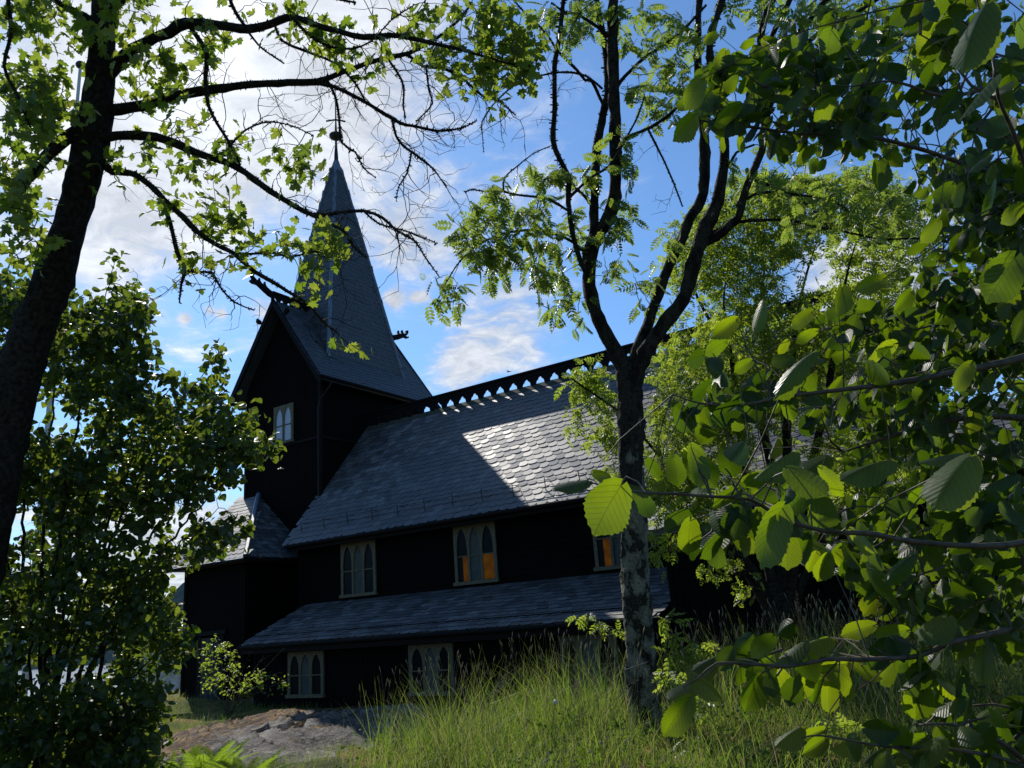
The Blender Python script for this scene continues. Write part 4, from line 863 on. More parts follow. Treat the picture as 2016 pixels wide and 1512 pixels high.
B['h'] = path_px([(1503, 250, 12), (1525, 150, 11), (1557, 83, 11), (1591, 43, 11), (1631, -5, 10), (1700, -80, 8)], 8.6, .08, 7.9)
B['i'] = path_px([(1500, 262, 10), (1540, 150, 10), (1584, 90, 10), (1631, 53, 9), (1677, 30, 8), (1734, -5, 7)], 8.6, .08, 7.7)
B['j'] = path_px([(1187, 205, 7), (1165, 160, 7), (1152, 158, 6), (1135, 137, 6), (1100, 102, 5.5), (1072, 63, 5), (1022, 13, 4), (990, -30, 3)], 9.3, .08, 8.7)
B['k'] = path_px([(1186, 175, 5), (1155, 150, 4.5), (1115, 142, 4.5), (1072, 147, 4), (1022, 163, 3.5), (979, 197, 3), (949, 240, 2.5), (950, 265, 2), (952, 300, 1.5)], 9.4, .08, 8.8)
B['l'] = path_px([(1200, 75, 8), (1189, 63, 8), (1162, 43, 7), (1132, 27, 6), (1112, 24, 5), (1085, 5, 3)], 9.0, .08, 8.8)
B['m'] = path_px([(1212, 180, 8), (1222, 160, 8), (1265, 117, 7), (1305, 90, 6.5), (1344, 60, 6), (1390, 10, 5)], 9.0, .08, 9.3)
B['n'] = path_px([(1212, 310, 8), (1222, 285, 8), (1239, 268, 8), (1279, 252, 7), (1325, 220, 7), (1350, 190, 5)], 9.0, .08, 8.7)
B['o'] = path_px([(1122, 388, 7), (1159, 353, 5.5), (1199, 327, 5), (1219, 297, 5), (1245, 250, 4), (1257, 225, 4), (1269, 190, 3)], 8.75, .08, 8.6)
B['p'] = path_px([(1275, 253, 5), (1299, 300, 4.5), (1322, 350, 4), (1344, 407, 3)], 8.85, .08, 8.7)
B['q'] = path_px([(1117, 414, 6), (1082, 393, 5.5), (1052, 387, 5), (1012, 383, 4.5), (989, 377, 4), (955, 377, 3.5), (929, 373, 3), (916, 379, 2.5)], 8.75, .08, 8.3)
B['r'] = path_px([(992, 378, 4), (991, 362, 3.5), (997, 345, 3), (1019, 327, 3), (1049, 303, 2.5), (1087, 286, 2)], 8.5, .08, 8.6)
B['s'] = path_px([(1160, 400, 7), (1155, 390, 7), (1132, 370, 6), (1110, 352, 5), (1090, 346, 4), (1070, 358, 3), (1055, 420, 2.5)], 9.0, .08, 8.7)
B['t'] = path_px([(1158, 505, 7), (1129, 477, 6), (1082, 457, 6), (1049, 453, 5.5), (1005, 457, 5), (965, 470, 4), (930, 490, 4), (905, 515, 3), (885, 545, 2.5), (862, 590, 2)], 8.95, .08, 8.2)
B['u'] = path_px([(1395, 462, 9), (1454, 437, 8), (1500, 434, 7), (1551, 433, 6), (1611, 447, 5.5), (1667, 457, 5), (1727, 470, 4), (1777, 470, 3.5), (1874, 467, 2.5)], 8.9, .1, 8.4)
B['v'] = path_px([(1450, 405, 8), (1480, 385, 7), (1510, 378, 6), (1560, 382, 5), (1644, 397, 4), (1677, 423, 3.5), (1730, 450, 2.5)], 8.85, .1, 8.2)
B['w'] = path_px([(1487, 355, 7), (1540, 375, 6), (1594, 407, 5), (1625, 440, 4), (1650, 480, 3)], 8.8, .1, 9.2)
B['x'] = path_px([(1485, 285, 5), (1450, 300, 5), (1435, 330, 6)], 8.7, .08)
limbs = [(P_, r_*.9) for P_, r_ in B.values()]; sk = Skel(); sk.limb(*trunk); [sk.limb(*b) for b in limbs]
E1 = [(1060, 360, 60, 35, 8.6, .3, 12), (1010, 400, 70, 45, 8.4, .3, 18), (1085, 345, 30, 25, 8.7, .2, 8), (930, 440, 40, 40, 8.3, .2, 12), (985, 450, 50, 40, 8.5, .3, 16), (1040, 470, 60, 40, 8.6, .3, 20), (960, 510, 45, 40, 8.3, .3, 16), (1010, 530, 60, 45, 8.5, .3, 18), (1085, 500, 50, 50, 8.8, .3, 18), (905, 470, 22, 22, 8.2, .2, 6), (880, 570, 26, 45, 8.2, .2, 12), (1120, 450, 20, 50, 8.8, .2, 7), (1080, 570, 40, 40, 8.7, .3, 8), (1130, 610, 20, 40, 8.9, .2, 7),
      (1200, 500, 30, 45, 8.9, .3, 12), (1225, 420, 22, 50, 8.9, .2, 10), (1235, 330, 25, 40, 8.8, .2, 7), (1160, 330, 25, 30, 8.7, .2, 5), (1140, 350, 20, 25, 8.7, .2, 4), (1225, 280, 20, 20, 8.7, .2, 3),
      (1150, 30, 45, 40, 9.0, .4, 18), (1090, 60, 45, 50, 8.8, .4, 14), (1110, 70, 25, 40, 8.6, .3, 6), (1260, 70, 45, 55, 9.1, .4, 12), (1320, 40, 50, 50, 9.2, .4, 16), (1330, 150, 35, 45, 9.0, .4, 14), (1290, 170, 35, 40, 8.9, .3, 10), (1300, 215, 35, 35, 8.8, .3, 10), (1350, 100, 40, 40, 9.0, .3, 10), (1255, 170, 20, 40, 9.0, .2, 6), (1250, 20, 40, 20, 9.0, .3, 8),
      (1470, 25, 60, 40, 8.6, .4, 10), (1590, 30, 80, 45, 8.0, .4, 20), (1700, 40, 90, 50, 7.9, .4, 26), (1800, 60, 60, 60, 7.8, .4, 14), (1650, 90, 60, 40, 8.0, .4, 10), (1560, 20, 60, 30, 8.2, .3, 8), (1720, 80, 60, 30, 7.9, .3, 8), (1540, 330, 50, 40, 8.6, .3, 8), (1580, 380, 70, 30, 8.5, .3, 14), (1700, 400, 90, 35, 8.3, .4, 20), (1660, 360, 60, 20, 8.3, .3, 9), (1780, 390, 50, 30, 8.2, .3, 9), (1760, 460, 60, 25, 8.4, .3, 7), (1600, 440, 60, 30, 8.6, .3, 10), (1330, 470, 18, 60, 8.8, .2, 4), (1450, 350, 20, 40, 8.8, .2, 5), (1265, 560, 25, 60, 8.8, .2, 8)]
tips = np.vstack([ell(*e) for e in E1] + [ell(1350, -130, 420, 90, 8.8, 1.0, 50)])
tw, dirs, keep = attach(sk.nodes(), tips, .007, .002, 6, .04, .03); tips = tips[keep]; dirs = dirs[keep]
bare = bare_twigs([B[k] for k in 'kopqrjmntuvwlc'], 2.6, .12, .5, .2, .004, 2)
tree_parts(rowan, limbs, trunk, M['bark_rowan'], tw + bare, M['bark_twig'], rough=.075)
V, Q = fuzz(limbs, 220, .005, .014); V2, Q2 = fuzz([(B['c'][0], B['c'][1]), (B['b'][0], B['b'][1]), (B['a'][0][40:], B['a'][1][40:]), (B['e'][0][30:], B['e'][1][30:])], 110, .008, .03); V, Q = merge([(V, Q), (V2, Q2)])
mesh_obj('lichen', V, Q, M['lichen'], rowan)
L = Leaves(); spread_leaves(L, PINN, tips, dirs, 3, .195, .6, .7, .5, .12, .04); L.build('foliage', M['rowan_leaf'], rowan)

# ================================================================== ROUND-LEAVED BUSH (left)
poly = [(-60, 560), (0, 535), (60, 560), (150, 545), (185, 515), (228, 492), (262, 545), (300, 565), (296, 640), (285, 672), (318, 690), (300, 715), (335, 700), (380, 745), (408, 735), (418, 690), (436, 680), (440, 750), (470, 800), (505, 775), (500, 830), (550, 875), (515, 905), (455, 905), (475, 945), (440, 985), (462, 1010), (478, 1060), (440, 1090), (390, 1120), (345, 1100), (330, 1150), (310, 1180), (345, 1195), (360, 1235), (385, 1290), (335, 1310), (300, 1330), (345, 1385), (330, 1400), (345, 1445), (300, 1470), (290, 1560), (-60, 1600)]
bp = W(60, 1640, 9.6); bush = root('hazel_bush', (bp[0], bp[1], float(hterr(bp[0], bp[1]))), 'dense bush of small round leaves in front of the fjord, lower left', 'bush')
stems = []
for ex, ey, d in [(20, 560, 9.5), (130, 560, 10), (225, 520, 10.2), (285, 620, 9.8), (350, 740, 9.8), (425, 700, 10.2), (480, 830, 9.6), (520, 880, 9.4), (430, 1000, 9.6), (330, 1100, 9.2), (360, 1260, 9.0), (300, 1400, 8.8), (150, 900, 9), (60, 1100, 8.9), (-40, 800, 9.3)]:
    mx_ = 60 + (ex - 60)*.35; my_ = 1600 - (1600 - ey)*.5; b0 = W(60 + rng.normal()*35, 1640, 9.6 + rng.normal()*.2)
    A_ = np.vstack([b0, W(mx_, my_, 9.6*.5 + d*.5), W(60 + (ex - 60)*.72, 1600 - (1600 - ey)*.83, d), W(ex, ey, d)]); P = catmull(A_, .12); P[1:-1] += rng.normal(size=P[1:-1].shape)*.012
    stems.append((P, np.linspace(.034, .004, len(P))))
for P, r in stems: V, Q = tube(P, r, 7, .05); mesh_obj('stem', V, Q, M['bark_twig'], bush, smooth=True)
tips = np.vstack([polyfill(poly, 3300, 8.6, 11.0, -.8, 62, 1.3), ell(425, 700, 14, 40, 10.1, .1, 8), ell(228, 500, 10, 14, 10.2, .1, 4), ell(520, 880, 25, 12, 9.4, .1, 8), ell(475, 1040, 12, 30, 9.5, .1, 6), polyfill([(-40, 1330), (320, 1330), (320, 1560), (-40, 1560)], 300, 8.2, 9.2, -1, 70, 2)])
tq = topx(tips); tips = tips[~((((tq[:, 0] - 130)/190)**2 + ((tq[:, 1] - 1285)/85)**2 < 1) & (rng.random(len(tips)) < .4))]
pts = np.vstack([s_[0][4:] for s_ in stems]); tw, dirs, keep = attach(pts, tips, .006, .0016, 5, .05, .03); tips = tips[keep]; dirs = dirs[keep]
V, Q = tubes(tw, 3); mesh_obj('twigs', V, Q, M['bark_twig'], bush)
L = Leaves(); spread_leaves(L, ROUND, tips, dirs, 7, .102, .55, .7, .4, .26, .05); L.build('foliage', M['bush_leaf'], bush)

# ================================================================== ROWAN THICKET behind, right of centre
D = 12.5
g0 = W(1535, 1222, D); zb = float(hterr(g0[0], g0[1]))
shrub = root('rowan_shrub', (g0[0], g0[1], zb), 'many-stemmed young rowan clump in bright leaf before the church wall', 'tree')
stems = []
for pts_ in [[(1528, 1225, 34), (1500, 1150, 22), (1450, 1085, 16), (1400, 1045, 13), (1340, 1000, 10), (1300, 900, 7), (1290, 780, 5)], [(1530, 1225, 36), (1515, 1120, 24), (1478, 1000, 18), (1460, 880, 15), (1445, 740, 11), (1425, 600, 5), (1440, 490, 1.5)],
             [(1537, 1225, 40), (1535, 1120, 28), (1525, 960, 20), (1500, 820, 16), (1510, 680, 12), (1500, 560, 5), (1530, 460, 1.5)], [(1540, 1225, 38), (1548, 1100, 26), (1552, 950, 24), (1548, 820, 20), (1560, 700, 14), (1580, 570, 6), (1610, 470, 1.5)],
             [(1545, 1225, 30), (1570, 1080, 20), (1595, 930, 17), (1625, 800, 14), (1650, 640, 10), (1670, 530, 4), (1695, 450, 1.5)], [(1548, 1225, 24), (1600, 1100, 16), (1660, 1000, 13), (1700, 900, 10), (1740, 800, 7), (1790, 700, 5)],
             [(1525, 1225, 22), (1470, 1130, 15), (1430, 1120, 11), (1360, 1080, 9), (1300, 1060, 6), (1265, 1075, 3)], [(1540, 1225, 24), (1585, 1130, 16), (1650, 1090, 12), (1720, 1060, 9), (1790, 1000, 6)], [(1500, 820, 10), (1440, 700, 8), (1380, 600, 6), (1350, 520, 4)], [(1300, 900, 6), (1230, 820, 5), (1160, 770, 4), (1125, 745, 3)]]:
    stems.append(path_px(pts_, D, .12, D + rng.normal()*.6))
for P, r in stems: V, Q = tube(P, r, 7, .08); mesh_obj('stem', V, Q, M['bark_maple'], shrub, smooth=True)
poly = [(1285, 1010), (1270, 900), (1290, 740), (1310, 620), (1300, 520), (1330, 430), (1400, 400), (1440, 360), (1500, 340), (1600, 345), (1680, 330), (1760, 350), (1820, 400), (1830, 480), (1790, 560), (1780, 700), (1830, 820), (1800, 950), (1700, 1000), (1600, 960), (1500, 960), (1420, 1040), (1340, 1040)]
tips = np.vstack([polyfill(poly, 2500, 11.4, 13.4, -.8, 70, .4), ell(1160, 800, 45, 70, 12.3, .3, 46), ell(1150, 740, 40, 35, 12.4, .3, 16), ell(1195, 880, 30, 60, 12.2, .3, 20), ell(1295, 1075, 35, 25, 12.2, .2, 14), ell(1420, 1120, 40, 40, 12.3, .3, 12), ell(1460, 1170, 30, 25, 12.2, .3, 5), ell(1340, 960, 60, 80, 12.2, .3, 40), ell(1690, 1000, 80, 40, 12.2, .4, 14)])
tw, dirs, keep = attach(np.vstack([s_[0] for s_ in stems]), tips, .008, .002, 5, .04, .03); tips = tips[keep]; dirs = dirs[keep]
V, Q = tubes(tw, 3); mesh_obj('twigs', V, Q, M['bark_twig'], shrub)
L = Leaves(); spread_leaves(L, PINN_S, tips, dirs, 5, .19, .55, .8, .3, .15, .08); L.build('foliage', M['shrub_leaf'], shrub)

# ================================================================== trees farther off
def far_tree(name, label, cat, base_px, depth, poly, ntip, m, size, mat, tpls, seed, trunkw=.12, stems_n=5, spread=1.2, group=None, gate=-.6):
    g0 = W(base_px[0], base_px[1], depth); g0[2] = float(hterr(g0[0], g0[1])) - .05
    rt = root(name, g0, label, cat, group); P0 = np.array(poly, float); c = P0.mean(0); top = P0[P0[:, 1].argmin()]
    tr = catmull(np.vstack([g0, (g0*.5 + W(c[0], c[1], depth)*.5), W(c[0], c[1], depth), W(top[0], top[1] + 15, depth)]), .2)
    r = np.linspace(trunkw, trunkw*.12, len(tr)); V, Q = tube(tr, r, 8, .08); mesh_obj('trunk', V, Q, M['bark_maple'], rt, smooth=True)
    tips = polyfill(poly, ntip, depth - spread, depth + spread, gate, 45, seed)
    tw, dirs, keep = attach(tr[3:], tips, .02, .003, 5, .08, .04)
    V, Q = tubes(tw, 3); mesh_obj('branches', V, Q, M['bark_twig'], rt)
    L = Leaves(); spread_leaves(L, tpls, tips[keep], dirs[keep], m, size, .6, .7, .2, .35, .12); L.build('foliage', mat, rt); return rt
far_tree('birch_tree', 'pale silvery-leaved tree standing behind the hazel at the far right', 'tree', (1960, 1290), 17, [(1750, 620), (1790, 520), (1830, 450), (1900, 410), (1990, 400), (2080, 430), (2120, 700), (2080, 1120), (1860, 1160), (1780, 1120), (1830, 900), (1770, 760)], 520, 9, .12, M['pale_leaf'], SMALL, 3, .16)
far_tree('willow_bush', 'dark green thicket on the slope left of the porch', 'bush', (315, 1345), 27, [(235, 1340), (250, 1260), (300, 1225), (330, 1205), (366, 1215), (364, 1330), (300, 1355)], 150, 9, .16, M['dark_leaf'], SMALL, 4, .05, group=None)
# low shrub in front of the porch
g0, dd = ground_pt(450, 1372); dd = min(dd, 18.6); g0 = W(450, 1375, dd); g0[2] = float(hterr(g0[0], g0[1]))
sh = root('porch_shrub', g0, 'sparse twiggy shrub with yellowish leaves growing against the porch corner', 'shrub')
st = []
for ex, ey in [(400, 1290), (430, 1262), (455, 1258), (480, 1300), (520, 1290), (560, 1275), (545, 1325), (580, 1330), (520, 1350), (390, 1340), (500, 1265)]:
    P = catmull(np.vstack([g0, g0*.5 + W((450 + ex)/2, (1372 + ey)/2 - 12, dd)*.5 + (W((450 + ex)/2, (1372 + ey)/2 - 12, dd) - g0)*.0, W(ex, ey, dd + rng.normal()*.3)]), .1); st.append((P, np.linspace(.014, .003, len(P))))
V, Q = tubes(st + bare_twigs(st, 2.5, .1, .35, -.1, .004, 1), 4); mesh_obj('stems', V, Q, M['lichen'], sh)
tips = np.vstack([ell(425, 1310, 40, 50, dd, .4, 50), ell(460, 1340, 60, 32, dd, .4, 46), ell(520, 1345, 50, 25, dd, .3, 24), ell(430, 1272, 25, 18, dd, .3, 14)])
tw, dirs, keep = attach(np.vstack([s_[0] for s_ in st]), tips, .005, .002, 4); L = Leaves(); spread_leaves(L, SMALL, tips, dirs, 5, .09, .6, .6, .1, .12, .05); L.build('foliage', M['shrub_leaf'], sh)
V, Q = tubes(tw, 3); mesh_obj('twigs', V, Q, M['bark_twig'], sh)

# ================================================================== HAZEL close by, reaching in from the right
HB = W(2420, 1900, 2.9); HB[2] = float(hterr(HB[0], HB[1]))
hz = root('hazel_tree', HB, 'large-leaved hazel reaching in close from the right edge', 'tree')
def zc(sx, sy, ox, oy, k=3.0): return ox + sx/k, oy + sy/k
H = []
H.append(path_px([(2230, 520, 14, 3.1), (2100, 400, 11, 3.0), (2000, 352, 10, 2.95), (1927, 333, 9, 2.9), (1811, 293, 8, 2.9), (1694, 267, 7, 2.85), (1577, 263, 6, 2.8), (1477, 250, 5, 2.75), (1394, 240, 4, 2.7), (1350, 228, 2, 2.65)], 2.9, .04))
H.append(path_px([(2230, 640, 22, 2.6), (2060, 690, 18, 2.5), (1994, 709, 16, 2.45), (1877, 734, 13, 2.4), (1761, 754, 11, 2.35), (1661, 767, 9, 2.3), (1544, 781, 7, 2.25), (1461, 797, 6, 2.2), (1377, 794, 4, 2.2), (1325, 776, 2, 2.2)], 2.4, .04))
H.append(path_px([(2230, 1010, 18, 1.9), (2040, 1062, 14, 1.85), (1940, 1075, 12, 1.8), (1811, 1068, 11, 1.78), (1711, 1051, 10, 1.74), (1627, 1046, 9, 1.7), (1544, 1022, 8, 1.67), (1477, 984, 7, 1.64), (1400, 978, 6, 1.62), (1340, 973, 6, 1.6), (1271, 970, 5, 1.6), (1208, 962, 4, 1.6), (1154, 947, 2.5, 1.6)], 1.7, .03))
H.append(path_px([(2230, 1190, 16, 2.1), (2040, 1228, 13, 2.05), (1940, 1250, 12, 2.0), (1864, 1267, 11, 1.95), (1811, 1291, 10, 1.92), (1711, 1298, 9, 1.9), (1627, 1298, 8, 1.88), (1561, 1311, 7, 1.86), (1477, 1308, 6, 1.84), (1411, 1306, 5, 1.82), (1375, 1335, 4, 1.8), (1345, 1352, 3, 1.8)], 1.9, .03))
H.append(path_px([(2200, 1590, 14, 1.9), (2050, 1520, 12, 1.85), (1977, 1465, 10, 1.8), (1917, 1438, 8, 1.78), (1860, 1425, 6, 1.76), (1800, 1428, 4, 1.75)], 1.8, .03))
H.append(path_px([(2100, 1550, 10, 1.8), (1994, 1500, 8, 1.8), (1880, 1476, 7, 1.78), (1761, 1471, 6, 1.76), (1711, 1465, 5, 1.75), (1617, 1448, 4, 1.75), (1580, 1452, 2, 1.75)], 1.8, .03))
H.append(path_px([(2160, 480, 12, 1.9), (2050, 390, 10, 1.8), (1995, 260, 8, 1.7), (1965, 190, 7, 1.65), (1955, 110, 6, 1.6), (1935, 50, 4, 1.6), (1920, -20, 3, 1.6)], 1.7, .03))
H.append(path_px([(2230, 870, 20, 3.2), (2060, 830, 16, 3.1), (1930, 820, 12, 3.0), (1820, 840, 9, 2.95), (1720, 870, 6, 2.9), (1660, 890, 3, 2.9)], 3, .04))
H.append(path_px([(2230, 480, 16, 3.6), (2080, 520, 13, 3.5), (1960, 560, 11, 3.4), (1850, 600, 8, 3.3), (1760, 630, 6, 3.3), (1660, 640, 3, 3.3)], 3.4, .04))
H.append(path_px([(2230, 1100, 16, 2.7), (2060, 1110, 13, 2.6), (1930, 1130, 10, 2.6), (1830, 1150, 7, 2.55), (1740, 1190, 4, 2.5)], 2.6, .04))
H.append(path_px([(2240, 200, 14, 2.6), (2080, 150, 11, 2.5), (1960, 170, 9, 2.45), (1860, 190, 7, 2.4), (1760, 160, 5, 2.4), (1680, 170, 3, 2.4)], 2.4, .04))
# upright stems outside the frame that the boughs grow from
ends = [h[0][0] for h in H]
stemP = []
for k_, e in enumerate(ends):
    mid = HB*.45 + e*.55 + RH*.35 + np.array([0, 0, .1 + .05*k_]); P = catmull(np.vstack([HB + rng.normal(size=3)*.05*np.array([1, 1, 0]), mid, e]), .06); stemP.append((P, np.linspace(.026, H[k_][1][0], len(P))))
for P, r in stemP: V, Q = tube(P, r, 8, .04); mesh_obj('stem', V, Q, M['hazel_stem'], hz, smooth=True)
for P, r in H: V, Q = tube(P, r, 8, .05); mesh_obj('branch', V, Q, M['hazel_stem'], hz, smooth=True)
HN = np.vstack([h[0] for h in H]); HPX = topx(HN)
# single leaves read off the photograph: (base x, base y, tip x, tip y, breadth, k) in 3x zoom coordinates
z3 = [(255,300,185,430,1,0),(350,330,255,420,1,0),(110,470,0,660,.8,0),(150,550,50,690,1,0),(60,690,-75,830,1,0),(480,230,555,310,1,0),(690,270,585,325,1,0),(880,180,830,340,1.1,0),(1000,250,930,310,.8,0),(770,450,650,540,1,0),(880,425,810,490,1,0),(1080,420,955,520,1,0),(1190,340,1140,470,.7,0),(1200,500,1095,575,.8,0),(1290,480,1215,545,.8,0),(1070,570,980,640,1,0),(1490,160,1340,325,1.1,0),(1440,80,1260,190,.9,0),(1550,0,1430,90,1,0),(1670,60,1500,140,1,0),(1790,30,1620,330,.35,1),(2030,90,1930,300,.9,2),(1830,470,1610,690,.9,2),(1360,380,1530,430,.8,0),(1155,950,1150,1145,.9,0),(610,800,640,945,.8,0),(555,790,520,920,.8,0),(775,870,650,965,.8,0),(835,945,790,1015,1,0),(785,940,710,1040,.8,0),(1200,900,1300,990,.8,0),(1250,870,1095,965,.9,2),(340,800,330,905,.8,0),(235,810,215,905,.8,0),(1590,1090,1475,1220,.9,0),(1650,1100,1550,1230,.9,2),(1740,1160,1710,1275,1,0),(1810,1120,1800,1240,.9,2),(1510,1310,1390,1440,.9,0),(1440,1430,1305,1495,.8,0),(1590,1255,1520,1315,.9,2),(2010,1220,1840,1315,.8,0),(1790,880,1630,950,.7,2),(420,560,330,690,.9,2),(330,620,150,700,.9,2),(540,420,420,520,.9,0),(620,380,520,460,.9,2),(700,520,560,640,.9,2),(900,600,760,720,.9,2),(860,560,740,620,.9,0),(1300,560,1180,640,.9,2),(1000,560,900,640,.8,0),(300,480,200,570,.9,0),(460,300,400,390,.9,2),(200,200,110,260,.9,0),(420,240,330,280,.8,0)]
z5 = [(470,280,400,460,1.3,2),(315,375,165,485,.9,0),(940,185,895,365,.9,0),(990,250,920,370,.8,0),(1345,210,1235,330,.9,0),(1185,135,985,210,.7,0),(1640,30,1645,165,.8,0),(1960,10,1780,290,1,0),(1970,220,1850,380,1,0),(2030,340,1945,525,.8,0),(1600,300,1470,415,.9,0),(785,445,635,500,.7,0),(250,510,105,575,.8,0),(405,620,290,690,.7,0),(770,570,500,740,.75,2),(1245,520,1035,570,.7,0),(105,895,110,1040,1.2,0),(940,720,850,830,1,2),(920,870,960,960,.9,2),(600,860,660,960,.8,0),(570,880,515,930,.7,0),(1250,780,1165,850,.9,0),(1720,910,1685,1050,.9,0),(1490,950,1435,1080,1.1,0),(1310,820,1250,920,.9,0),(330,1200,265,1290,.9,0),(50,1130,50,1380,.9,0),(220,1280,60,1150,.8,2),(650,1155,415,1270,.5,1),(520,1290,375,1405,1.1,0),(760,1350,580,1520,.9,0),(340,1375,180,1480,.8,0),(400,1410,265,1480,.5,1),(820,1260,1000,1410,.7,2),(630,1260,870,1400,.6,1),(1230,1205,950,1235,.5,1),(1690,1185,1480,1420,.6,1),(1650,1165,1395,1195,.35,1),(1480,1375,1320,1435,.6,0),(1970,1290,1790,1310,.4,1),(870,1190,720,1270,.6,1),(560,1080,500,1180,.4,1),(1420,700,1250,760,.8,2),(1100,640,1240,760,1,2),(1060,420,960,520,.9,2),(1180,420,1280,460,.8,2),(760,330,620,420,.8,2),(1500,620,1380,720,.8,2),(1700,640,1560,800,.9,2),(1880,420,1760,520,.9,2),(1960,560,1850,640,.8,2),(1820,700,1720,790,.9,0),(380,820,280,900,.9,2),(200,900,130,980,.9,2),(1160,270,1060,400,.9,2),(620,500,560,580,.9,2)]
z8 = [(590,-20,385,285,.75,0),(440,50,335,235,.9,2),(630,150,610,345,1,0),(700,170,640,290,.9,2),(225,60,205,225,.8,0),(45,50,25,245,.9,2),(930,50,845,145,.9,0),(905,240,1015,305,.9,0),(860,250,795,395,.9,0),(790,240,740,350,.8,0),(1000,110,1160,240,.9,2),(1360,250,1170,400,.8,2),(1185,470,1080,605,1.1,0),(1440,450,1545,510,.9,2),(1125,670,930,730,.7,0),(1320,700,1120,730,.5,0),(1530,700,1420,800,.9,1),(870,740,695,750,.35,1),(850,750,730,850,1,2),(715,775,545,905,.55,1),(200,855,55,905,.7,1),(190,905,40,985,.4,1),(55,950,250,1070,.6,1),(70,1010,-90,1090,.6,1),(40,1100,-110,1290,.9,0),(450,970,360,1155,.6,0),(450,970,555,1145,.7,0),(555,930,610,1060,1,0),(770,960,670,1080,.9,0),(800,980,760,1115,.8,0),(870,990,845,1140,.5,2),(975,890,790,960,.9,0),(925,950,1120,1060,.9,2),(990,900,1130,1015,.6,0),(1240,890,1120,1010,.9,0),(1345,875,1230,915,.6,0),(1390,1000,1370,1205,1.1,0),(1520,985,1740,1070,.7,2),(1450,990,1540,1100,.9,2),(1350,800,1250,835,.6,0),(695,1270,540,1355,.5,1),(840,1285,705,1335,.7,0),(840,1340,690,1430,.8,0),(830,1360,830,1430,.9,2),(1005,1345,870,1365,.4,1),(1255,1320,1095,1350,.35,0),(1430,1330,1240,1430,.8,0),(1360,1360,1230,1470,.6,1),(1530,1305,1420,1375,.8,1),(1530,1345,1330,1485,.6,1),(1205,1385,1075,1445,.35,1),(1860,1150,1710,1215,.5,1),(1970,1185,1780,1265,.8,2),(250,160,130,230,.9,2),(560,90,470,200,.9,2),(1240,430,1110,510,.8,0),(1560,620,1400,760,.9,1),(1700,700,1600,860,.5,2),(1780,800,1750,1000,.35,1)]
hero = [(1222, 957, 1160, 1050, 1.05, 0), (1262, 972, 1276, 1023, 1.0, 0), (1156, 947, 1088, 956, .55, 1), (1168, 930, 1212, 946, .7, 0), (1300, 940, 1270, 900, .7, 0), (1225, 950, 1290, 960, .35, 1), (1325, 900, 1335, 960, .9, 2), (1355, 890, 1410, 950, .9, 0)]
allh = [(*zc(a, b, 1344, 0), *zc(c, d, 1344, 0), e, f) for a, b, c, d, e, f in z3] + [(*zc(a, b, 1344, 504), *zc(c, d, 1344, 504), e, f) for a, b, c, d, e, f in z5] + [(*zc(a, b, 1344, 1008), *zc(c, d, 1344, 1008), e, f) for a, b, c, d, e, f in z8] + hero
L = Leaves(); pet = []
for bx, by, tx, ty, br, k in allh:
    Lp = math.hypot(tx - bx, ty - by)
    dd2 = (HPX[:, 0] - bx)**2 + (HPX[:, 1] - by)**2; cand = np.argsort(dd2)[:1][0]; dep = HPX[cand, 2]
    want = FPX*.088/Lp
    if math.sqrt(dd2[cand]) > 60: dep = np.clip(want, 1.5, 3.6)
    dep = np.clip(dep*.6 + want*.4, 1.4, 3.6)
    if k == 1: tz = dep - rng.uniform(.03, .07)
    else: tz = dep + rng.uniform(-.02, .03)
    b0 = W(bx, by, dep); t0 = W(tx, ty, tz); ln = np.linalg.norm(t0 - b0); toc = nrm(CAM - b0)
    if k == 1: n = nrm(np.array([0, 0, .75]) + toc*.55 + rng.normal(size=3)*.12); tp = HAZEL[[0, 1, 3][rng.integers(3)]]
    elif k == 2: n = nrm(-toc*(1 if rng.random() < .5 else -.6) + np.array([0, 0, .7]) + rng.normal(size=3)*.2); tp = HAZEL[rng.integers(5)]
    else: n = nrm(-toc*.9 + SUN*.35 + np.array([0, 0, .15]) + rng.normal(size=3)*.28); tp = HAZEL[[0, 1, 2, 3, 4][rng.integers(5)]]
    wd = {0: .78, 1: .80, 2: .72}[k]*rng.uniform(.82, 1.1)*(br if br > .6 else br + .35)
    L.add(tp, b0[None], (t0 - b0)[None], n[None], np.array([ln]), np.array([wd]))
    a = HN[np.argmin(np.linalg.norm(HN - b0, axis=1))]; P = sag_path(a, b0, 4, .05, .02); pet.append((P, np.linspace(.0022, .001, 4)))
L.build('foliage', M['hazel_leaf'], hz, smooth=True); L = Leaves()
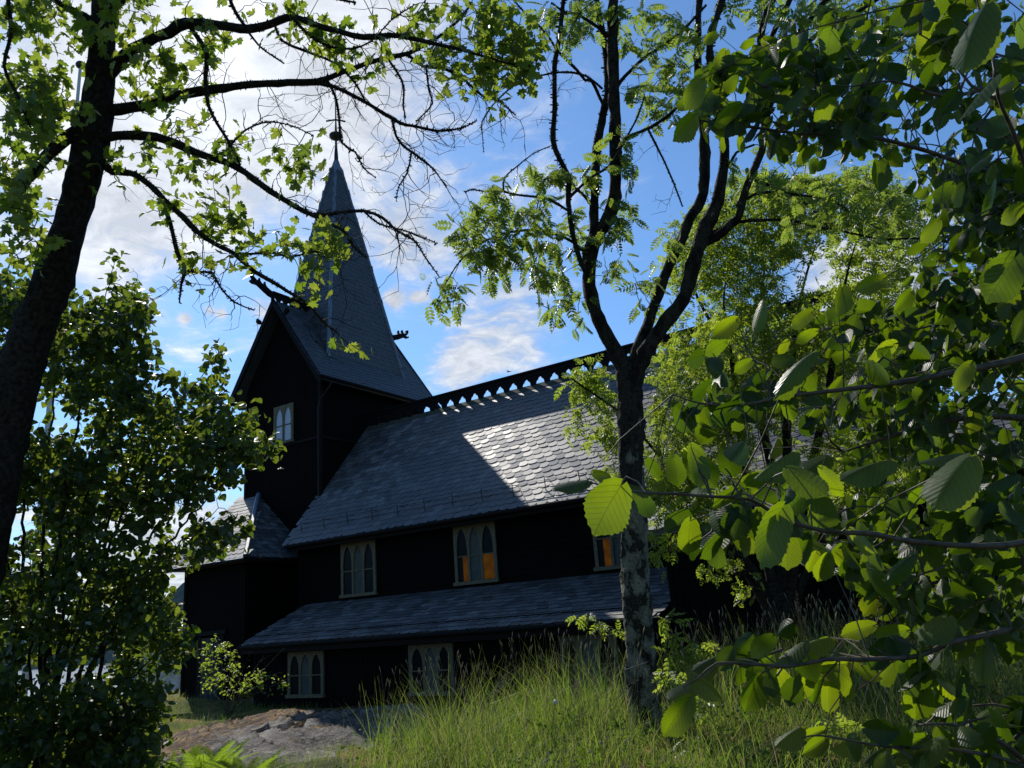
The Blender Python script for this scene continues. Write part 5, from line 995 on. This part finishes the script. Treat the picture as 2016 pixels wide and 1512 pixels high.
# the rest of the crown: leafy twigs round the boughs
def zone(poly, n, d0, d1, gate): return polyfill(poly, n, d0, d1, gate, 60, 5)
zt = np.vstack([zone([(1370, 130), (1480, 90), (1700, 60), (1760, 110), (1740, 260), (1600, 270), (1480, 270), (1380, 240)], 120, 2.6, 3.4, -1.2),
    zone([(1780, -40), (2080, -40), (2080, 330), (1900, 330), (1840, 230), (1800, 120)], 45, 1.7, 2.6, -2),
    zone([(1860, 330), (2080, 300), (2080, 700), (1900, 700), (1780, 700), (1640, 700), (1640, 620), (1780, 590), (1860, 500), (1830, 440)], 430, 2.8, 4.6, -1.4),
    zone([(1640, 690), (2080, 640), (2080, 960), (1900, 960), (1800, 860), (1700, 820), (1580, 800), (1560, 760)], 200, 2.5, 4.2, -1.0),
    zone([(1640, 980), (2080, 920), (2080, 1260), (1850, 1260), (1760, 1200), (1700, 1120), (1600, 1090), (1540, 1040)], 250, 2.1, 4.0, -1.4),
    zone([(1320, 700), (1480, 690), (1640, 740), (1500, 830), (1330, 850)], 12, 2.2, 2.6, -1), zone([(1340, 900), (1560, 930), (1560, 1060), (1350, 1080)], 12, 1.7, 2.2, -1),
    zone([(1480, 1240), (1860, 1240), (1880, 1330), (1480, 1340)], 12, 1.9, 2.3, -1), zone([(1780, 1400), (2080, 1360), (2080, 1560), (1700, 1540)], 34, 1.7, 2.3, -1)])
zt2 = np.vstack([zone([(1480, 60), (2080, -60), (2080, 720), (1880, 700), (1780, 600), (1850, 420), (1760, 300), (1560, 290)], 330, 3.6, 5.6, -1.3), zone([(1640, 600), (2080, 560), (2080, 1200), (1860, 1200), (1780, 1060), (1680, 960), (1640, 800)], 270, 3.6, 5.6, -1.3), polyfill([(1450, -420), (2500, -420), (2500, 700), (2090, 700), (2090, -40), (1450, -40)], 150, 2.4, 5.5, -1.3, 60, 5)])
zt = np.vstack([zt, zt2])
tw, dirs, keep = attach(HN, zt, .004, .0016, 5, .03, .03)
V, Q = tubes(tw + pet, 5); mesh_obj('twigs', V, Q, M['hazel_stem'], hz)
m_ = 3; tp_ = np.repeat(zt, m_, 0); dr = np.repeat(dirs, m_, 0); K = len(tp_)
pos = tp_ - dr*.07*rng.random((K, 1)) + rng.normal(size=(K, 3))*.03
d = nrm(dr*.4 - RH*.35 + nrm(rng.normal(size=(K, 3))*np.array([1, 1, .5]))*.8 + np.array([0, 0, -.7])); n = nrm(np.array([0, 0, .5]) + FH*.35 + rng.normal(size=(K, 3))*.6)
kk = rng.integers(0, 6, K); sz = rng.uniform(.045, .085, K)
for q in range(6): s_ = kk == q; L.add(HAZEL[q], pos[s_], d[s_], n[s_], sz[s_], rng.uniform(.62, .92, s_.sum()))
L.build('inner_foliage', M['shaded_leaf'], hz, smooth=True)

# ================================================================== ROCK
rc, rd = ground_pt(585, 1440)
ux = RH; uy = FH; n1_, n2_ = 120, 90
uu, vv = np.meshgrid(np.linspace(-1, 1, n1_), np.linspace(-1, 1, n2_), indexing='ij')
RX, RY = 2.8, 4.3
ctr = rc - FH*.35
M['rock'].node_tree.nodes['moss_side'].inputs[2].default_value = float(-(-RH*.11 + FH*.03) @ ctr) - .0
px_ = ctr[0] + uu*RX*ux[0] + vv*RY*uy[0]; py_ = ctr[1] + uu*RX*ux[1] + vv*RY*uy[1]
q = np.sqrt(uu**2 + vv**2 + .15*np.sin(5*uu + 2)*np.sin(4*vv)); dome = np.clip(1 - q**2.2, -1, 1)
hh = .17*dome - .02 + .05*np.sin(uu*6 + 3*np.sin(vv*3)) * np.clip(dome, 0, 1)
led = vv*6 + 1.1*np.sin(uu*3 + 1) + .5*np.sin(uu*9); hh += .11*((led - np.floor(led))**3)*np.clip(dome*2, 0, 1) + .004*rng.normal(size=uu.shape)*np.clip(dome*2, 0, 1)
pz_ = hterr(px_, py_) + np.where(dome > -.05, hh, hh - .3)
i = np.arange(n1_ - 1)[:, None]*n2_; j = np.arange(n2_ - 1)[None]
o = mesh_obj('rock_outcrop', np.stack([px_, py_, pz_], -1).reshape(-1, 3), np.stack([i + j, i + n2_ + j, i + n2_ + j + 1, i + j + 1], -1).reshape(-1, 4), M['rock'], smooth=True)
tag(o, 'low grey ledge of bare rock with brown and golden moss before the church', 'rock')

# brown moss and dry needles heaped on the left flank and along the top edge of the ledge
K = 1100; a_ = rng.normal(size=K)*.5 + 3.3; a_ = np.where(rng.random(K) < .4, rng.uniform(.4, 2.7, K), a_); q_ = rng.uniform(.72, 1.06, K)
mxp = ctr[0] + q_*np.cos(a_)*RX*RH[0] + q_*np.sin(a_)*RY*FH[0]; myp = ctr[1] + q_*np.cos(a_)*RX*RH[1] + q_*np.sin(a_)*RY*FH[1]
keep_ = ~((np.sin(a_) < -.45)); dm = np.clip(1 - q_**2.2, -1, 1); mzp = hterr(mxp, myp) + np.maximum(.17*dm - .02, 0); sz_ = rng.uniform(.012, .042, K)*keep_
MV = []; MF = []
ico = np.array([[0, 0, 1], [.9, 0, .3], [.28, .86, .35], [-.73, .53, .3], [-.73, -.53, .35], [.28, -.86, .3], [.7, .5, -.4], [-.3, .8, -.4], [-.9, 0, -.4], [-.3, -.8, -.4], [.7, -.5, -.4]])
icf = np.array([[0, 1, 2], [0, 2, 3], [0, 3, 4], [0, 4, 5], [0, 5, 1], [1, 6, 2], [2, 6, 7], [2, 7, 3], [3, 7, 8], [3, 8, 4], [4, 8, 9], [4, 9, 5], [5, 9, 10], [5, 10, 1], [1, 10, 6]])
MV = (ico[None]*(1 + .3*rng.normal(size=(K, 11, 1)))*np.stack([sz_*rng.uniform(.8, 1.6, K), sz_*rng.uniform(.8, 1.6, K), sz_*rng.uniform(.4, .9, K)], -1)[:, None, :] + np.stack([mxp, myp, mzp], -1)[:, None, :])
o2 = mesh_obj('moss', MV.reshape(-1, 3), (icf[None] + np.arange(K)[:, None, None]*11).reshape(-1, 3), M['moss_clod'], smooth=True); tag(o2, 'clods of brown and golden moss along the edge of the rock ledge', 'moss', None, 'stuff')
# ================================================================== GRASS
def blades(root_p, h, wd, lean, bend):
    K = len(root_p); seg = 4; t = np.linspace(0, 1, seg + 1)
    a = rng.random(K)*2*np.pi; ld = np.stack([np.cos(a), np.sin(a), np.zeros(K)], -1) + RH*.25
    sd = nrm(np.cross(ld, UP)*.5 + RH*.8*np.sign(rng.normal(size=K))[:, None])
    V = np.zeros((K, seg + 1, 2, 3))
    for s_, tt in enumerate(t):
        c = root_p + UP*(h*(tt - .25*bend*tt**3))[:, None] + ld*(h*(lean*tt + bend*tt**2.2*.55))[:, None]
        w_ = (wd*(1 - tt**1.6)*.5 + .0003)[:, None]; V[:, s_, 0] = c - sd*w_; V[:, s_, 1] = c + sd*w_
    off = np.arange(K)[:, None, None]*(seg + 1)*2; f = np.array([[2*s_, 2*s_ + 1, 2*s_ + 3, 2*s_ + 2] for s_ in range(seg)])[None]
    return V.reshape(-1, 3), (f + off).reshape(-1, 4)
def scatter(n, fn, y0, y1, xw):
    P = []
    while len(P) < n:
        yf = np.sqrt(rng.uniform(y0**2, y1**2, 6000)); xr = rng.uniform(-xw, xw, 6000)*yf
        q = CAM[0] + RH[0]*xr + FH[0]*yf, CAM[1] + RH[1]*xr + FH[1]*yf
        m_ = rng.random(6000) < fn(xr, yf, *q); P += list(np.stack([q[0][m_], q[1][m_]], -1))
    P = np.array(P[:n]); return np.column_stack([P, hterr(P[:, 0], P[:, 1]) - .02])
def rockmask(x, y):
    dx = x - ctr[0]; dy = y - ctr[1]; a = (dx*RH[0] + dy*RH[1])/RX; b = (dx*FH[0] + dy*FH[1])/RY; return a*a + b*b
def clump(x, y): return .5 + .5*np.sin(x*2.1 + 2*np.sin(y*1.3))*np.sin(y*2.4 + 1.5*np.sin(x*1.7))
def inchurch(x, y): return ((x > -10.2) & (x < 5.9) & (y > -2.0)) | ((x > 5.9) & (y > -2.7))
tall = lambda xr, yf, x, y: np.where((rockmask(x, y) > .93) & ~inchurch(x, y), S(xr + .14*(yf - 8), -2.15, -.6), 0)*(np.clip(1.3*clump(x, y), .08, 1))*(xr > -2.9)
Pt = scatter(18000, tall, 6.0, 12.8, .62)
hgt = np.where(rng.random(len(Pt)) < .22, rng.uniform(.6, 1.05, len(Pt)), rng.uniform(.18, .62, len(Pt)))*(.6 + .5*clump(Pt[:, 0], Pt[:, 1]))
yfp = (Pt[:, 0] - CAM[0])*FH[0] + (Pt[:, 1] - CAM[1])*FH[1]; tb_ = np.hypot(Pt[:, 0] - rowan.location[0], Pt[:, 1] - rowan.location[1])
hgt *= np.where(yfp < 7.6, .62, np.where(yfp < 8.9, .72, 1.18)); hgt *= np.where((tb_ < 1.6) & (yfp < 9.3), .6, 1)
V1, Q1 = blades(Pt, hgt, rng.uniform(.004, .0095, len(Pt)), rng.uniform(.02, .45, len(Pt)), rng.uniform(.0, 1.25, len(Pt)))
low = lambda xr, yf, x, y: np.where((rockmask(x, y) > .8) & ~inchurch(x, y), .5, .0)*(.4 + .6*clump(x*1.3, y*1.3))
Pl = scatter(26000, low, 6.0, 26, .75)
V2, Q2 = blades(Pl, rng.uniform(.05, .28, len(Pl)), rng.uniform(.003, .007, len(Pl)), rng.uniform(.05, .6, len(Pl)), rng.uniform(.1, 1, len(Pl)))
V, Q = merge([(V1, Q1), (V2, Q2)]); o = mesh_obj('grass', V, Q, M['grass']); tag(o, 'tall summer grass round the rowan trunk, thinning towards the rock', 'grass', None, 'stuff')
# flowering grass stalks
Ps = scatter(620, tall, 6.8, 12.5, .62); hs = rng.uniform(.75, 1.15, len(Ps)); A_ = rng.random(len(Ps))*6.28
parts = []
for p, h_, a in zip(Ps, hs, A_):
    l = np.array([math.cos(a), math.sin(a), 0])*.16*h_; t = np.linspace(0, 1, 5)[:, None]; P = p + UP*h_*t + l*t**2; parts.append(tube(P, np.linspace(.0016, .001, 5), 3))
    e = np.linspace(0, 1, 5)[:, None]; Pe = P[-1] + (UP*.9 + l*2)*.11*e*(1 - .25*e); parts.append(tube(Pe, np.array([.001, .005, .006, .004, .0008]), 4, .3))
V, Q = merge(parts); o = mesh_obj('grass_stalks', V, Q, M['straw']); tag(o, 'straw coloured flowering stalks standing above the green grass', 'grass', None, 'stuff')

# broad-leaved weeds and clover among the grass: uncountable ground cover
wd_ = lambda xr, yf, x, y: np.where((rockmask(x, y) > 1.0) & ~inchurch(x, y), S(xr + .14*(yf - 8), -2.4, -.8), 0)*np.clip(1.6*clump(x*1.7 + 3, y*1.5) - .4, 0, 1)
Pw = scatter(2600, wd_, 5.5, 13, .62); Pw[:, 2] += rng.uniform(.03, .34, len(Pw))
L = Leaves(); spread_leaves(L, ROUND + SMALL, Pw, np.tile([0, 0, 1.0], (len(Pw), 1)), 3, .055, .7, .6, .1, .08, .05); o = mesh_obj('ground_cover', np.vstack(L.V), [np.vstack(v) for v in L.F.values()], M['dark_leaf'], None, uv=np.vstack(L.UV)); tag(o, 'low broad-leaved weeds scattered among the grass', 'weeds', None, 'stuff')
# ================================================================== small plants, each its own thing
def dock(px, py, top, depth, label, group):
    g0 = W(px, py, depth); z0 = float(hterr(g0[0], g0[1])); g0[2] = z0; t = W(top[0], top[1], depth)
    rt = root('dock_plant', g0, label, 'plant', group); P = catmull(np.vstack([g0, g0*.5 + t*.5 + RH*.02, t]), .05); V, Q = tube(P, np.linspace(.006, .002, len(P)), 6); mesh_obj('stem', V, Q, M['dock'], rt)
    parts = []; n = len(P)
    for k in range(240):
        f = rng.uniform(.5, 1); c = P[int(f*(n - 1))] + rng.normal(size=3)*.022*(1.25 - f)*1.6; s_ = rng.uniform(.004, .009)
        parts.append(tube(np.array([c - UP*s_, c, c + UP*s_]), np.array([.001, s_*.8, .001]), 5))
    V, Q = merge(parts); mesh_obj('seed_head', V, Q, M['dock'], rt); return rt
dock(1566, 1262, (1567, 1162), 9.6, 'tall rusty brown dock seed spike in the grass below the rowan clump', 'dock plants'); dock(1645, 1280, (1650, 1215), 9.6, 'short tawny dock seed spike beside the hazel leaves', 'dock plants'); dock(1410, 1330, (1407, 1245), 9.3, 'thin tawny dock spike half hidden in grass by the rowan trunk', 'dock plants')
def sapling(px, py, depth, top, clusters, label, leafn=3, size=.2):
    g0 = W(px, py, depth); g0[2] = float(hterr(g0[0], g0[1])); rt = root('rowan_sapling', g0, label, 'sapling', 'young rowans in the grass')
    P = catmull(np.vstack([g0, W((px + top[0])/2 + 5, (py + top[1])/2, depth), W(top[0], top[1], depth)]), .06); V, Q = tube(P, np.linspace(.010, .003, len(P)), 6, .05); mesh_obj('stem', V, Q, M['hazel_stem'], rt)
    tips = np.vstack([ell(cx_, cy_, rx, ry, depth, .12, n) for cx_, cy_, rx, ry, n in clusters]); tw, dirs, keep = attach(P, tips, .004, .0015, 4)
    V, Q = tubes(tw, 4); mesh_obj('twigs', V, Q, M['hazel_stem'], rt); L = Leaves(); spread_leaves(L, PINN_S, tips, dirs, leafn, size, .8, .5, .2, .05, .02); L.build('foliage', M['shrub_leaf'], rt); return rt
sapling(1345, 1480, 8.2, (1318, 1225), [(1318, 1235, 25, 25, 6), (1345, 1270, 45, 22, 8), (1325, 1310, 30, 30, 6), (1365, 1275, 25, 15, 4)], 'bright young rowan standing just right of the lichen-spotted trunk')
sapling(1370, 1500, 7.6, (1350, 1330), [(1340, 1350, 30, 25, 6), (1380, 1410, 30, 30, 6), (1360, 1450, 30, 25, 5)], 'small young rowan low in the grass right of the trunk foot', 3, .16)
sapling(1620, 1520, 7.0, (1640, 1425), [(1640, 1425, 45, 18, 9), (1595, 1460, 25, 15, 4)], 'yellow-lit young rowan above the lower right hazel twig', 3, .16)
sapling(1240, 1400, 9.6, (1180, 1225), [(1150, 1215, 25, 8, 4), (1185, 1228, 20, 12, 4), (1205, 1240, 18, 10, 3)], 'thin young rowan leaning out left of the lichen-spotted trunk', 3, .17)
dz_ = W(1088, 1495, 7.8); dz_[2] = float(hterr(dz_[0], dz_[1])); dt_ = W(1093, 1382, 7.8); dd_ = root('dandelion_clock', dz_, 'white dandelion seed head on a bare dark stalk in the grass', 'flower')
mb = MB(); mb.tube(catmull(np.vstack([dz_, dz_*.5 + dt_*.5 - RH*.02, dt_]), .05), .003, 5); mb.build('stalk', M['dock'], dd_)
mb = MB(); mb.tube([dt_ + UP*z for z in (-.022, -.015, 0, .015, .022)], [.003, .017, .022, .016, .003], 10); mb.build('seed_head', M['white'], dd_)
def frond_tpl():
    V = []; F = []; UV = []
    for k in range(30):
        u_ = k/29; y = .10 + .9*u_; ln = .25*min(1, .45 + 2.6*u_)*(1 - u_)**.75 + .006; z = .25*y - .55*y*y
        for s_ in (-1, 1):
            b = len(V); nd = 5
            for q_ in range(nd + 1):
                f = q_/nd; x = s_*ln*f; yy = y + .11*f*ln/.25; w_ = .0095*(1 - f)**.6*(1.25 if q_ % 2 else .85) + .001; zz = z - .10*f*f*ln/.25 + .012*math.sin(k*2.1)*f
                V += [(x, yy - w_, zz), (x, yy + w_, zz)]; UV += [(.5, .5)]*2
            for q_ in range(nd): F.append([b + 2*q_, b + 2*q_ + 1, b + 2*q_ + 3, b + 2*q_ + 2])
    b = len(V)
    for y in np.linspace(0, 1, 8): z = .25*y - .55*y*y; V += [(-.006, y, z), (.006, y, z)]; UV += [(.5, .5)]*2
    for q_ in range(7): F.append([b + 2*q_, b + 2*q_ + 1, b + 2*q_ + 3, b + 2*q_ + 2])
    return np.array(V), [np.array(F)], np.array(UV)
FR = frond_tpl()
for fx, fy, nf, sz, lab in [(400, 1565, 20, .74, 'light green fern at the bottom edge below the rock'), (480, 1570, 18, .68, 'fern at the bottom edge nearest the grass'), (330, 1555, 16, .66, 'fern at the bottom edge tucked under the bush leaves'), (440, 1530, 15, .5, 'small fern growing right against the foot of the rock ledge'), (250, 1575, 16, .7, 'fern in the bush shade, leftmost along the bottom edge')]:
    g0, d = ground_pt(fx, fy); rt = root('fern', g0, lab, 'fern', 'ferns below the rock')
    for k in range(nf):
        a = 6.28*k/nf + rng.normal()*.2; dv = nrm(np.array([math.cos(a), math.sin(a), rng.uniform(.7, 2.2)])); L = Leaves(); L.add(FR, g0[None], dv[None], nrm(np.array([-math.cos(a)*.6, -math.sin(a)*.6, 1.0]))[None], np.array([sz*rng.uniform(.8, 1.15)])); L.build('frond', M['fern'], rt)

# ================================================================== flagpole, bird, far house
D = 16.0
fb = W(40, 1440, D); fb[2] = float(hterr(fb[0], fb[1])); ft_ = W(158, 128, D*1.0)
hz_ = ft_[2] if False else None
# a true vertical pole: keep the foot's plan position, find the height that meets the photographed top
foot = np.array([fb[0], fb[1]]); best = min(np.linspace(5, 20, 600), key=lambda z: abs(topx(np.array([foot[0], foot[1], z]))[1] - 128)); 
fp = root('flagpole', fb, 'tall white flagpole with a round knob behind the maple trunk', 'flagpole')
mb = MB(); mb.tube([(foot[0], foot[1], fb[2]), (foot[0], foot[1], fb[2] + 1), (foot[0], foot[1], best*.6), (foot[0], foot[1], best - .1)], [.075, .07, .055, .036], 12); mb.build('pole', M['white'], fp)
mb = MB(); mb.tube([(foot[0], foot[1], best - .12), (foot[0], foot[1], best - .06), (foot[0], foot[1], best), (foot[0], foot[1], best + .06), (foot[0], foot[1], best + .11)], [.03, .10, .12, .09, .01], 12); mb.build('knob', M['iron'], fp)
bp = W(1001, 732, 45.0); bd = root('bird', bp, 'tiny dark bird flying above the church ridge', 'bird')
mb = MB(); mb.tube([bp + np.array([-.10, 0, .02]), bp + np.array([-.04, 0, .01]), bp, bp + np.array([.07, 0, 0]), bp + np.array([.16, 0, .02])], [.012, .03, .035, .025, .006], 8)
mb.build('body', M['plum'], bd)
for s_ in (-1, 1):
    mb = MB(); mb.prism([bp + np.array([.03, s_*.02, .02]), bp + np.array([-.03, s_*.02, .02]), bp + np.array([.0, s_*.13, .07]), bp + np.array([.08, s_*.25, .05])], (0, 0, .006)); mb.build('wing', M['plum'], bd)
hp = W(345, 1236, 95.0); hs_ = root('boathouse', (hp[0], hp[1], float(hterr(hp[0], hp[1]))), 'distant house with a pale roof showing left of the church porch', 'house')
z0 = float(hterr(hp[0], hp[1])); zt = hp[2]
a0 = nrm(np.array([1.0, .55, 0])); b0_ = np.array([-a0[1], a0[0], 0])
def HP(a, b, z): return np.array([hp[0], hp[1], 0]) + a0*a + b0_*b + np.array([0, 0, z])
mb = MB(); mb.prism([HP(-4, -2.5, z0 - 1), HP(-4, 2.5, z0 - 1), HP(-4, 2.5, zt - .6), HP(-4, 0, zt + 1.0), HP(-4, -2.5, zt - .6)], a0*8); mb.build('wall', M['house'], hs_)
mb = MB(); mb.prism([HP(-4.4, -3, zt - .8), HP(-4.4, 0, zt + 1.25), HP(-4.4, 3, zt - .8), HP(-4.4, 3, zt - .6), HP(-4.4, 0, zt + 1.45), HP(-4.4, -3, zt - .6)], a0*8.8); mb.build('roof', M['house_roof'], hs_)
mb = MB(); [mb.prism([HP(x_, -2.55, zt - 2.4), HP(x_ + 1, -2.55, zt - 2.4), HP(x_ + 1, -2.55, zt - 1.2), HP(x_, -2.55, zt - 1.2)], -b0_*.05) for x_ in (-2.5,)]; mb.build('window', M['glass'], hs_)
